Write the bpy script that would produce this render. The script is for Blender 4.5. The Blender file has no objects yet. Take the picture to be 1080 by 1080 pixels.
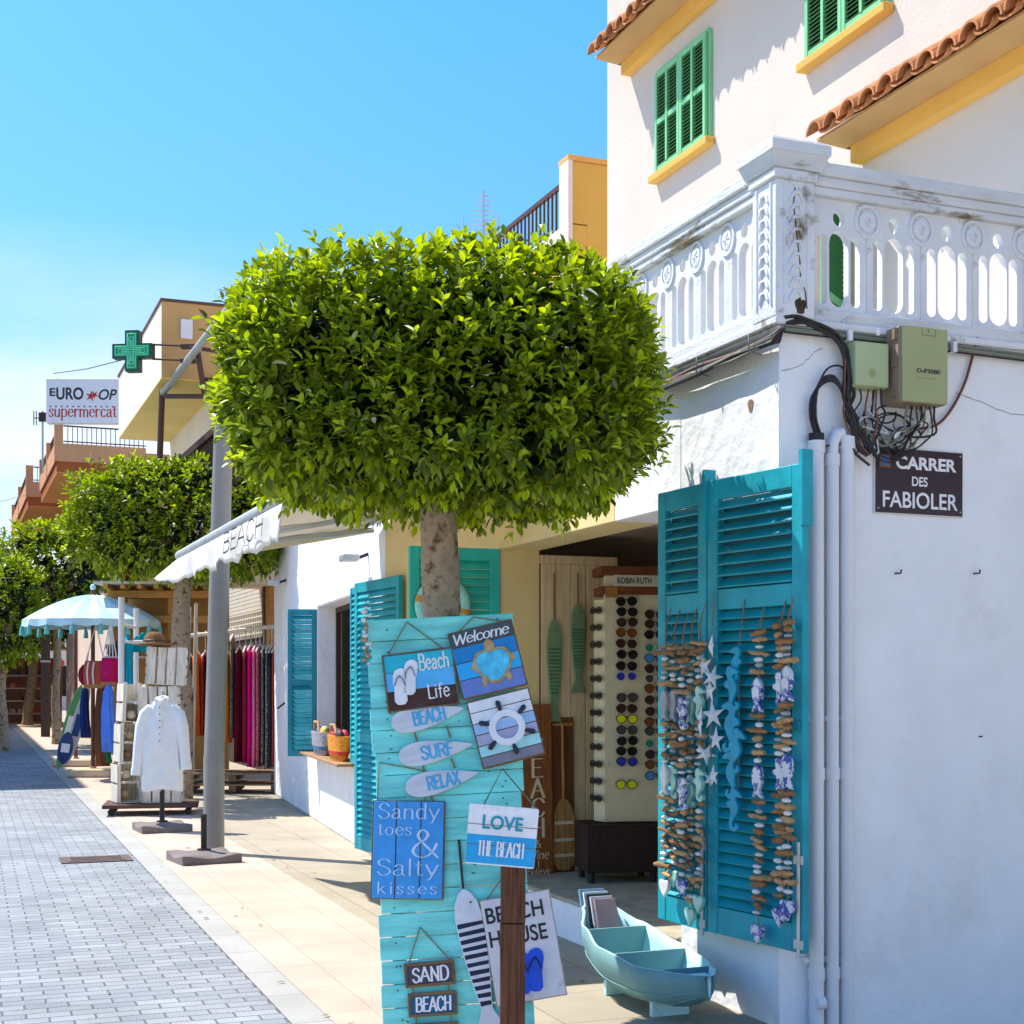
import bpy, bmesh, math, random
from mathutils import Vector, Matrix, noise
random.seed(7)
PI = math.pi
SC = bpy.context.scene
COL = SC.collection

# ---------------------------------------------------------------- camera, world, sun, exposure
cam_d = bpy.data.cameras.new('camera'); CAM = bpy.data.objects.new('camera', cam_d); COL.objects.link(CAM)
CAM.location = (0, 0, 1.6); CAM.rotation_euler = (PI/2, 0, 0)
cam_d.sensor_width = 36; cam_d.lens = 50; cam_d.shift_y = 180/1080
cam_d.clip_start = 0.1; cam_d.clip_end = 2000
SC.camera = CAM
SUN_EL = math.radians(56)
SUN_AZ = math.atan2(-0.885, 0.466)                 # towards the sun, from +Y, clockwise positive
W = bpy.data.worlds.new('World'); SC.world = W; W.use_nodes = True
nt = W.node_tree; nt.nodes.clear()
wo = nt.nodes.new('ShaderNodeOutputWorld'); bg = nt.nodes.new('ShaderNodeBackground')
sky = nt.nodes.new('ShaderNodeTexSky'); sky.sky_type = 'NISHITA'; sky.sun_disc = False
sky.sun_elevation = SUN_EL; sky.sun_rotation = SUN_AZ
sky.air_density = 1.0; sky.dust_density = 0.3; sky.ozone_density = 2.0; sky.altitude = 0
bg.inputs['Strength'].default_value = 0.15
# thin summer cloud low in the sky
tc = nt.nodes.new('ShaderNodeTexCoord'); mp = nt.nodes.new('ShaderNodeMapping')
mp.inputs['Scale'].default_value = (2.0, 2.0, 5.5); mp.inputs['Location'].default_value = (1.3, 0.4, 0.0)
nz = nt.nodes.new('ShaderNodeTexNoise'); nz.inputs['Scale'].default_value = 2.2
nz.inputs['Detail'].default_value = 7; nz.inputs['Roughness'].default_value = 0.55
cr = nt.nodes.new('ShaderNodeValToRGB')
cr.color_ramp.elements[0].position = 0.29; cr.color_ramp.elements[0].color = (0, 0, 0, 1)
cr.color_ramp.elements[1].position = 0.58; cr.color_ramp.elements[1].color = (1, 1, 1, 1)
sx = nt.nodes.new('ShaderNodeSeparateXYZ')
mr = nt.nodes.new('ShaderNodeMapRange'); mr.inputs['From Min'].default_value = 0.30
mr.inputs['From Max'].default_value = 0.14; mr.inputs['To Min'].default_value = 0.0; mr.inputs['To Max'].default_value = 1.0
mu = nt.nodes.new('ShaderNodeMath'); mu.operation = 'MULTIPLY'
mxs = nt.nodes.new('ShaderNodeMix'); mxs.data_type = 'RGBA'
mxs.inputs[7].default_value = (2.75, 2.85, 2.95, 1)
hs = nt.nodes.new('ShaderNodeHueSaturation'); hs.inputs['Saturation'].default_value = 1.38; hs.inputs['Value'].default_value = 0.84; hs.inputs['Hue'].default_value = 0.498
L = nt.links.new
L(tc.outputs['Generated'], mp.inputs['Vector']); L(mp.outputs['Vector'], nz.inputs['Vector'])
L(nz.outputs['Fac'], cr.inputs['Fac']); L(tc.outputs['Generated'], sx.inputs[0]); L(sx.outputs['Z'], mr.inputs['Value'])
L(cr.outputs['Color'], mu.inputs[0]); L(mr.outputs['Result'], mu.inputs[1])
tint = nt.nodes.new('ShaderNodeMix'); tint.data_type = 'RGBA'; tint.blend_type = 'MULTIPLY'; tint.inputs[0].default_value = 1.0; tint.inputs[7].default_value = (0.97, 0.93, 0.96, 1)
L(sky.outputs['Color'], hs.inputs['Color']); L(hs.outputs['Color'], tint.inputs[6]); 
mrv = nt.nodes.new('ShaderNodeMapRange'); mrv.inputs['From Min'].default_value = 0.0; mrv.inputs['From Max'].default_value = 0.42; mrv.inputs['To Min'].default_value = 0.50; mrv.inputs['To Max'].default_value = 0.92
vsc = nt.nodes.new('ShaderNodeVectorMath'); vsc.operation = 'SCALE'
L(sx.outputs['Z'], mrv.inputs['Value']); L(tint.outputs[2], vsc.inputs[0]); L(mrv.outputs[0], vsc.inputs['Scale']); L(vsc.outputs[0], mxs.inputs[6]); L(mu.outputs[0], mxs.inputs[0])
L(mxs.outputs[2], bg.inputs['Color']); L(bg.outputs[0], wo.inputs['Surface'])
sun_d = bpy.data.lights.new('sun', 'SUN'); SUN = bpy.data.objects.new('sun', sun_d); COL.objects.link(SUN)
sun_d.energy = 2.8; sun_d.angle = math.radians(0.5); sun_d.color = (1.0, 0.94, 0.85)
sdir = Vector((math.sin(SUN_AZ)*math.cos(SUN_EL), math.cos(SUN_AZ)*math.cos(SUN_EL), math.sin(SUN_EL)))
SUN.rotation_euler = sdir.to_track_quat('Z', 'Y').to_euler(); SUN.location = sdir*60
SC.view_settings.view_transform = 'Standard'; SC.view_settings.look = 'None'
SC.view_settings.exposure = 1.4; SC.view_settings.gamma = 1.0; SC.view_settings.use_curve_mapping = False
SC.render.engine = 'CYCLES'
SC.cycles.max_bounces = 8; SC.cycles.diffuse_bounces = 5; SC.cycles.transparent_max_bounces = 8

# ---------------------------------------------------------------- helpers
def lin(r, g, b):
    f = lambda c: (c/255)/12.92 if c/255 <= 0.04045 else (((c/255)+0.055)/1.055)**2.4
    return (f(r), f(g), f(b))

class MB:
    def __init__(s): s.v = []; s.f = []; s.m = []; s.s = []
    def add(s, vs, fs, mat=0, M=None, smooth=False):
        b = len(s.v)
        s.v += [tuple(M @ Vector(p)) for p in vs] if M is not None else [tuple(p) for p in vs]
        for f in fs:
            s.f.append(tuple(i+b for i in f)); s.m.append(mat); s.s.append(smooth)
        return s
    def box(s, x0, x1, y0, y1, z0, z1, mat=0, M=None):
        vs = [(x0,y0,z0),(x1,y0,z0),(x1,y1,z0),(x0,y1,z0),(x0,y0,z1),(x1,y0,z1),(x1,y1,z1),(x0,y1,z1)]
        fs = [(3,2,1,0),(4,5,6,7),(0,1,5,4),(1,2,6,5),(2,3,7,6),(3,0,4,7)]
        return s.add(vs, fs, mat, M)
    def bar(s, a, b, w, d, mat=0, up=(0,0,1)):
        """square bar from a to b"""
        a, b = Vector(a), Vector(b); t = (b-a).normalized()
        u = Vector(up)
        if abs(t.dot(u)) > 0.95: u = Vector((0,1,0))
        x = t.cross(u).normalized(); y = x.cross(t)
        vs = [p+x*i*w/2+y*j*d/2 for p in (a,b) for i,j in ((-1,-1),(1,-1),(1,1),(-1,1))]
        return s.add(vs, [(3,2,1,0),(4,5,6,7),(0,1,5,4),(1,2,6,5),(2,3,7,6),(3,0,4,7)], mat)
    def tube(s, pts, r, seg=8, mat=0, smooth=True, caps=True, M=None):
        pts = [Vector(p) for p in pts]; n = len(pts)
        rs = r if isinstance(r, (list, tuple)) else [r]*n
        ring = []; prev = None
        for i, p in enumerate(pts):
            t = (pts[min(i+1,n-1)]-pts[max(i-1,0)]).normalized()
            if prev is None:
                u = Vector((0,0,1)) if abs(t.z) < 0.9 else Vector((1,0,0))
                x = t.cross(u).normalized()
            else:
                x = (prev - t*prev.dot(t)).normalized()
            prev = x; y = t.cross(x)
            ring.append([p + (x*math.cos(2*PI*k/seg)+y*math.sin(2*PI*k/seg))*rs[i] for k in range(seg)])
        vs = [q for rg in ring for q in rg]; fs = []
        for i in range(n-1):
            for k in range(seg):
                fs.append((i*seg+k, i*seg+(k+1)%seg, (i+1)*seg+(k+1)%seg, (i+1)*seg+k))
        s.add(vs, fs, mat, M, smooth)
        if caps:
            s.add(ring[0], [tuple(range(seg))[::-1]], mat, M); s.add(ring[-1], [tuple(range(seg))], mat, M)
        return s
    def lathe(s, prof, seg=16, mat=0, M=None, smooth=True):
        vs = []; fs = []
        for (r, z) in prof:
            vs += [(r*math.cos(2*PI*k/seg), r*math.sin(2*PI*k/seg), z) for k in range(seg)]
        for i in range(len(prof)-1):
            for k in range(seg):
                fs.append((i*seg+k, i*seg+(k+1)%seg, (i+1)*seg+(k+1)%seg, (i+1)*seg+k))
        s.add(vs, fs, mat, M, smooth)
        n = len(prof)
        s.add(vs[:seg], [tuple(range(seg))[::-1]], mat, M); s.add(vs[(n-1)*seg:], [tuple(range(seg))], mat, M)
        return s
    def prism(s, poly, y0, y1, mat=0, M=None):
        """polygon in local x,z extruded from y0 to y1 (y0 = front)"""
        n = len(poly)
        vs = [(x,y0,z) for x,z in poly]+[(x,y1,z) for x,z in poly]
        fs = [tuple(range(n)), tuple(range(n,2*n))[::-1]]+[(i, n+i, n+(i+1)%n, (i+1)%n) for i in range(n)]
        return s.add(vs, fs, mat, M)
    def ell(s, c, r, mat=0, seg=10, rings=6, M=None, jit=0.0, rnd=random):
        vs = []; fs = []
        for i in range(rings+1):
            th = PI*i/rings
            for k in range(seg):
                ph = 2*PI*k/seg; j = 1+rnd.uniform(-jit, jit)
                vs.append((c[0]+r[0]*math.sin(th)*math.cos(ph)*j, c[1]+r[1]*math.sin(th)*math.sin(ph)*j, c[2]+r[2]*math.cos(th)))
        for i in range(rings):
            for k in range(seg):
                fs.append(((i+1)*seg+k, (i+1)*seg+(k+1)%seg, i*seg+(k+1)%seg, i*seg+k))
        return s.add(vs, fs, mat, M, True)
    def build(s, name, mats, parent=None, bevel=0.0, seg=1):
        me = bpy.data.meshes.new(name); me.from_pydata(s.v, [], s.f)
        if not isinstance(mats, (list, tuple)): mats = [mats]
        for m in mats: me.materials.append(m)
        me.polygons.foreach_set('material_index', s.m); me.polygons.foreach_set('use_smooth', s.s)
        me.update()
        o = bpy.data.objects.new(name, me); COL.objects.link(o)
        if parent is not None: o.parent = parent
        if bevel:
            b = o.modifiers.new('bevel', 'BEVEL'); b.width = bevel; b.segments = seg; b.limit_method = 'ANGLE'; b.angle_limit = math.radians(50)
        return o

def tag(o, label=None, cat=None, group=None, kind=None):
    if label: o['label'] = label
    if cat: o['category'] = cat
    if group: o['group'] = group
    if kind: o['kind'] = kind
    return o

def thing(name, label, cat, loc=(0,0,0), rz=0.0, group=None, M=None):
    o = bpy.data.objects.new(name, None); COL.objects.link(o); o.empty_display_size = 0.1
    if M is not None: o.matrix_world = M
    else: o.location = loc; o.rotation_euler = (0,0,rz)
    return tag(o, label, cat, group)

def copy_tree(o, parent=None):
    c = o.copy(); COL.objects.link(c)
    if parent is not None: c.parent = parent
    for ch in [q for q in COL.objects if q.parent == o]: copy_tree(ch, c)
    return c

def T(x=0,y=0,z=0): return Matrix.Translation((x,y,z))
def RX(a): return Matrix.Rotation(a,4,'X')
def RY(a): return Matrix.Rotation(a,4,'Y')
def RZ(a): return Matrix.Rotation(a,4,'Z')

F0, HV = 1500.0, 720.0
class Frame:
    """a local frame: x right, y away from the viewer, z up"""
    def __init__(s, o, rz=0.0, M=None):
        s.M = M if M is not None else (Matrix.Translation(o) @ RZ(rz)); s.I = s.M.inverted(); s.rz = rz
    def hit(s, u, v, y=0.0):
        o = s.I @ Vector((0,0,1.6)); d = (s.I.to_3x3() @ Vector(((u-540)/F0, 1, -(v-HV)/F0)))
        t = (y-o.y)/d.y; p = o+d*t
        return p.x, p.z
    def w(s, x, y, z): return s.M @ Vector((x,y,z))
def PX(u, v, Y): return Vector(((u-540)/F0*Y, Y, 1.6-(v-HV)/F0*Y))
def GP(u, v):
    Y = 1.6*F0/(v-HV); return Vector(((u-540)/F0*Y, Y, 0))

# the street's frame: x runs along the shop fronts towards the corner, y into the building
AF = math.atan2(-0.9294, 0.369); AR = AF+PI/2
A0 = (1.237, 6.58, 0)
FA = Frame(A0, AF)
RW = Frame(A0, AR)           # the side wall: x to the right along the wall, y into it

# ---------------------------------------------------------------- materials
MATS = {}
def pmat(name, col, rough=0.7, var=0.12, scale=6.0, bump=0.0, bscale=60.0, spec=0.4, metal=0.0, stain=None, st=(0.55,0.75), sscale=2.0, coat=0.0, stretch=(1,1,1)):
    if name in MATS: return MATS[name]
    m = bpy.data.materials.new(name); m.use_nodes = True; n = m.node_tree; b = n.nodes['Principled BSDF']
    b.inputs['Roughness'].default_value = rough; b.inputs['Metallic'].default_value = metal
    b.inputs['Specular IOR Level'].default_value = spec; b.inputs['Coat Weight'].default_value = coat
    tc = n.nodes.new('ShaderNodeTexCoord'); mp = n.nodes.new('ShaderNodeMapping'); mp.inputs['Scale'].default_value = stretch
    n.links.new(tc.outputs['Object'], mp.inputs['Vector'])
    tx = n.nodes.new('ShaderNodeTexNoise'); tx.inputs['Scale'].default_value = scale; tx.inputs['Detail'].default_value = 6
    n.links.new(mp.outputs['Vector'], tx.inputs['Vector'])
    r = n.nodes.new('ShaderNodeValToRGB')
    r.color_ramp.elements[0].position = 0.3; r.color_ramp.elements[1].position = 0.7
    r.color_ramp.elements[0].color = tuple(c*(1-var) for c in col)+(1,)
    r.color_ramp.elements[1].color = tuple(min(1,c*(1+var)) for c in col)+(1,)
    n.links.new(tx.outputs['Fac'], r.inputs['Fac']); out = r.outputs['Color']
    if stain:
        t2 = n.nodes.new('ShaderNodeTexNoise'); t2.inputs['Scale'].default_value = sscale; t2.inputs['Detail'].default_value = 9; t2.inputs['Roughness'].default_value = 0.65
        n.links.new(mp.outputs['Vector'], t2.inputs['Vector'])
        r2 = n.nodes.new('ShaderNodeValToRGB'); r2.color_ramp.elements[0].position = st[0]; r2.color_ramp.elements[1].position = st[1]
        r2.color_ramp.elements[0].color = (0,0,0,1); r2.color_ramp.elements[1].color = (1,1,1,1)
        n.links.new(t2.outputs['Fac'], r2.inputs['Fac'])
        mx = n.nodes.new('ShaderNodeMix'); mx.data_type = 'RGBA'; mx.inputs[7].default_value = tuple(stain)+(1,)
        n.links.new(r2.outputs['Color'], mx.inputs[0]); n.links.new(out, mx.inputs[6]); out = mx.outputs[2]
    n.links.new(out, b.inputs['Base Color'])
    if bump:
        t3 = n.nodes.new('ShaderNodeTexNoise'); t3.inputs['Scale'].default_value = bscale; t3.inputs['Detail'].default_value = 4
        n.links.new(mp.outputs['Vector'], t3.inputs['Vector'])
        bp = n.nodes.new('ShaderNodeBump'); bp.inputs['Strength'].default_value = bump; bp.inputs['Distance'].default_value = 0.01
        n.links.new(t3.outputs['Fac'], bp.inputs['Height']); n.links.new(bp.outputs['Normal'], b.inputs['Normal'])
    MATS[name] = m; return m

def wood(name, col, stretch=(1,1,12), rough=0.7, var=0.35, stain=None, st=(0.6,0.7), bump=0.3):
    """grain runs along the axis with the SMALL stretch"""
    return pmat(name, col, rough, var, 5.0, bump, 14.0, 0.3, 0, stain, st, 5.0, 0, stretch)

def leafmat(name, cols, trans=0.3, rough=0.35):
    m = bpy.data.materials.new(name); m.use_nodes = True; n = m.node_tree; b = n.nodes['Principled BSDF']
    g = n.nodes.new('ShaderNodeNewGeometry'); r = n.nodes.new('ShaderNodeValToRGB')
    els = r.color_ramp.elements
    for i, c in enumerate(cols):
        p = i/(len(cols)-1)
        e = els[0] if i == 0 else (els[1] if i == len(cols)-1 else els.new(p))
        e.position = p; e.color = tuple(c)+(1,)
    els[len(els)-1].position = 1.0
    n.links.new(g.outputs['Random Per Island'], r.inputs['Fac']); n.links.new(r.outputs['Color'], b.inputs['Base Color'])
    b.inputs['Roughness'].default_value = rough; b.inputs['Specular IOR Level'].default_value = 0.5
    t = n.nodes.new('ShaderNodeBsdfTranslucent'); mx = n.nodes.new('ShaderNodeMixShader'); mx.inputs[0].default_value = trans
    h = n.nodes.new('ShaderNodeHueSaturation'); h.inputs['Saturation'].default_value = 1.15; h.inputs['Value'].default_value = 1.5
    n.links.new(r.outputs['Color'], h.inputs['Color']); n.links.new(h.outputs['Color'], t.inputs['Color'])
    n.links.new(b.outputs[0], mx.inputs[1]); n.links.new(t.outputs[0], mx.inputs[2])
    n.links.new(mx.outputs[0], n.nodes['Material Output'].inputs['Surface'])
    return m

WHITE = pmat('white_plaster', (0.86,0.875,0.90), 0.9, 0.05, 3, 0.9, 9, 0.2, stain=(0.64,0.62,0.60), st=(0.54,0.86), sscale=1.5)
WHITE_SIDE = pmat('limewash_plaster', (0.78,0.79,0.80), 0.9, 0.05, 2.2, 0.45, 16, 0.2, stain=(0.66,0.63,0.60), st=(0.58,0.9), sscale=0.9)
CREAM = pmat('cream_plaster', (0.78,0.62,0.30), 0.9, 0.06, 3, 0.4, 22, 0.2, stain=(0.70,0.58,0.38), st=(0.55,0.8))
HOUSE = pmat('warm_white_render', (0.60,0.545,0.475), 0.9, 0.04, 1.4, 0.35, 30, 0.2, stain=(0.72,0.58,0.46), st=(0.56,0.85), sscale=0.7)
ORANGE = pmat('ochre_render', (0.70,0.40,0.09), 0.85, 0.06, 2, 0.3, 30, 0.2)
APRICOT = pmat('apricot_render', (0.76,0.38,0.10), 0.85, 0.06, 2, 0.3, 30, 0.2, stain=(0.45,0.28,0.12), st=(0.66,0.9))
BEIGE = pmat('beige_render', (0.80,0.74,0.62), 0.9, 0.05, 1.2, 0.3, 20, 0.2)
TAN = pmat('tan_render', (0.60,0.36,0.15), 0.9, 0.06, 1.2, 0.3, 20, 0.2)
YELLOWC = pmat('yellow_soffit', (0.80,0.60,0.22), 0.9, 0.05, 1.2, 0.2, 20, 0.2)
SALMON = pmat('salmon_render', (0.72,0.36,0.18), 0.9, 0.06, 1.0, 0.2, 20, 0.2)
BRICKRED = pmat('red_band', (0.42,0.12,0.04), 0.9, 0.08, 1.0, 0.2, 20, 0.2)
PINK = pmat('pale_pink_render', (0.78,0.66,0.58), 0.9, 0.05, 1.0, 0.2, 20, 0.2)
OLDPAINT = pmat('weathered_white_paint', (0.72,0.74,0.76), 0.8, 0.08, 6, 0.5, 40, 0.3, stain=(0.25,0.19,0.12), st=(0.59,0.69), sscale=5.5)
OLDRAIL = pmat('weathered_rail', (0.66,0.68,0.69), 0.8, 0.1, 6, 0.5, 40, 0.3, stain=(0.20,0.15,0.08), st=(0.57,0.66), sscale=4.0, stretch=(0.5,0.5,2.2))
CONC = pmat('worn_concrete', (0.40,0.36,0.27), 0.9, 0.18, 7, 0.5, 40, 0.2)
TERRA = pmat('terracotta_tile', (0.50,0.22,0.09), 0.85, 0.3, 7, 0.4, 30, 0.2, stain=(0.20,0.12,0.07), st=(0.6,0.75), sscale=5)
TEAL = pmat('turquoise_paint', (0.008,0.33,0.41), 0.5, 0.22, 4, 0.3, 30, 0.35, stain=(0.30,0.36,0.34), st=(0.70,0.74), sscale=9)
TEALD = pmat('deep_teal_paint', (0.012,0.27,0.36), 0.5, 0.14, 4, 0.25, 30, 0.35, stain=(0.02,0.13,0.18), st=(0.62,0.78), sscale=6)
TEALG = pmat('green_teal_paint', (0.025,0.50,0.43), 0.5, 0.14, 4, 0.25, 30, 0.35, stain=(0.10,0.20,0.10), st=(0.64,0.76), sscale=6)
BOARD = pmat('aqua_plank_paint', (0.22,0.78,0.70), 0.65, 0.26, 3, 0.5, 20, 0.3, stain=(0.34,0.30,0.20), st=(0.665,0.70), sscale=7, stretch=(1,1,6))
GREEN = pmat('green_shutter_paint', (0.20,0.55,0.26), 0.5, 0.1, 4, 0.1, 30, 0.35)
GREENS = pmat('shade_dark_green', (0.03,0.17,0.05), 0.5, 0.1, 4, 0.1, 30, 0.35)  # frame green darkened: shade between the louvres put into the colour
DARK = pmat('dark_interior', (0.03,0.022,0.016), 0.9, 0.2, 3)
for _n in WHITE.node_tree.nodes:
    if _n.type == 'BUMP': _n.inputs['Distance'].default_value = 0.018
INNER = pmat('brown_interior', (0.55,0.42,0.30), 0.9, 0.15, 3, 0.2)
PLANK = wood('beige_plank_wood', (0.70,0.55,0.32), (9,9,0.8), 0.7, 0.16)
BROWN = wood('brown_sign_wood', (0.25,0.085,0.02), (14,14,1.2), 0.6, 0.4)
POSTW = wood('weathered_post_wood', (0.13,0.055,0.028), (16,16,1.0), 0.85, 0.45, bump=0.8)
STRAWW = wood('driftwood', (0.46,0.27,0.12), (3,10,10), 0.8, 0.3)
STRAWD = wood('dark_driftwood', (0.30,0.15,0.06), (3,10,10), 0.8, 0.35)
PALEW = wood('pale_crate_wood', (0.66,0.60,0.50), (6,6,1), 0.8, 0.22, stain=(0.30,0.20,0.12), st=(0.62,0.7))
ORWOOD = wood('orange_wood', (0.52,0.26,0.06), (2,2,6), 0.6, 0.2)
ROPE = pmat('jute_rope', (0.24,0.17,0.08), 0.95, 0.25, 60)
METAL = pmat('galvanised_steel', (0.50,0.53,0.54), 0.45, 0.1, 5, 0.1, 40, 0.5, 0.55)
LAMPP = pmat('painted_grey_pole', (0.26,0.245,0.225), 0.5, 0.1, 3, 0.1, 60, 0.4, 0.25)
BLACK = pmat('black_rubber', (0.02,0.019,0.018), 0.6, 0.2, 8)
BROWNM = pmat('brown_metal', (0.07,0.03,0.02), 0.5, 0.15, 8)
WEIGHT = pmat('grey_concrete_weight', (0.20,0.165,0.155), 0.85, 0.15, 8, 0.4, 40)
WMETAL = pmat('white_metal', (0.80,0.80,0.80), 0.4, 0.04, 5)
BOXG = pmat('olive_box_plastic', (0.36,0.39,0.19), 0.5, 0.05, 4)
BOXG2 = pmat('green_box_plastic', (0.42,0.50,0.27), 0.5, 0.05, 4)
CABLE = pmat('black_cable', (0.022,0.02,0.02), 0.5, 0.2, 8)
CABLEB = pmat('brown_cable', (0.17,0.06,0.03), 0.5, 0.2, 8)
CABLEW = pmat('white_cable', (0.62,0.62,0.62), 0.5, 0.05, 8)
CABLEG = pmat('grey_cable', (0.19,0.20,0.15), 0.5, 0.1, 8)
PIPE = pmat('white_pipe', (0.76,0.77,0.80), 0.4, 0.03, 4)
ENAMEL = pmat('dark_enamel', (0.028,0.014,0.028), 0.25, 0.1, 4)
LETW = pmat('white_paint', (0.82,0.82,0.82), 0.5, 0.05, 10)
LETB = pmat('black_paint', (0.02,0.022,0.026), 0.5, 0.1, 10)
PORC = pmat('blue_white_ceramic', (0.62,0.66,0.72), 0.25, 0.05, 8, stain=(0.03,0.06,0.34), st=(0.48,0.54), sscale=30, coat=0.5)
MINTC = pmat('mint_ceramic', (0.28,0.55,0.46), 0.3, 0.2, 20, coat=0.4)
PEBBLE = pmat('white_pebble', (0.72,0.70,0.68), 0.5, 0.1, 20)
PEBBLG = pmat('grey_pebble', (0.36,0.36,0.37), 0.5, 0.15, 20)
STAR = pmat('white_starfish', (0.74,0.76,0.78), 0.8, 0.08, 30, 0.4, 90)
def flat(name, r, g, b, rough=0.6, var=0.10, bump=0.15, sc=12):
    c = lin(r,g,b); return pmat(name, c, rough, var, sc, bump, 50, stain=tuple(q*.66+.04 for q in c), st=(0.58,0.74), sscale=11)

# ---------------------------------------------------------------- outlines and lettering
def curve_mesh(loops, ext, bev=0.0):
    cu = bpy.data.curves.new('outline', 'CURVE'); cu.dimensions = '2D'; cu.fill_mode = 'BOTH'; cu.extrude = ext; cu.bevel_depth = bev; cu.bevel_resolution = 0
    for lp in loops:
        sp = cu.splines.new('POLY'); sp.points.add(len(lp)-1); sp.use_cyclic_u = True
        for p, (x, y) in zip(sp.points, lp): p.co = (x, y, 0, 1)
    return _to_mesh(cu)
def _to_mesh(cu):
    o = bpy.data.objects.new('outline', cu); COL.objects.link(o)
    bpy.context.view_layer.update(); dg = bpy.context.evaluated_depsgraph_get()
    me = bpy.data.meshes.new_from_object(o.evaluated_get(dg))
    vs = [tuple(v.co) for v in me.vertices]; fs = [tuple(p.vertices) for p in me.polygons]
    bpy.data.objects.remove(o); bpy.data.curves.remove(cu); bpy.data.meshes.remove(me)
    return vs, fs
FRONT = RX(PI/2)             # outline x,y -> local x,z, facing -y
def add_outline(mb, loops, ext, M=None, mat=0, bev=0.0):
    vs, fs = curve_mesh(loops, ext, bev)
    return mb.add(vs, fs, mat, (M if M is not None else Matrix()) @ FRONT)
def sans(mb, text, x, z, h, y, M=None, mat=0, width=None, bold=0.0, shear=0.0, ext=0.0012, align='CENTER'):
    cu = bpy.data.curves.new('lettering', 'FONT'); cu.body = text; cu.size = 1.0; cu.offset = bold; cu.shear = shear; cu.extrude = 0.0
    vs, fs = _to_mesh(cu)
    if not vs: return mb
    x0 = min(v[0] for v in vs); x1 = max(v[0] for v in vs); z0 = min(v[1] for v in vs); z1 = max(v[1] for v in vs)
    sz = h/(z1-z0); sxx = width/(x1-x0) if width else sz
    cx = (x0+x1)/2
    n = len(vs); vv = [((a-cx)*sxx+x, y, (b-z0)*sz+z) for a,b,c in vs]
    return mb.add(vv, fs, mat, M)

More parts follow.
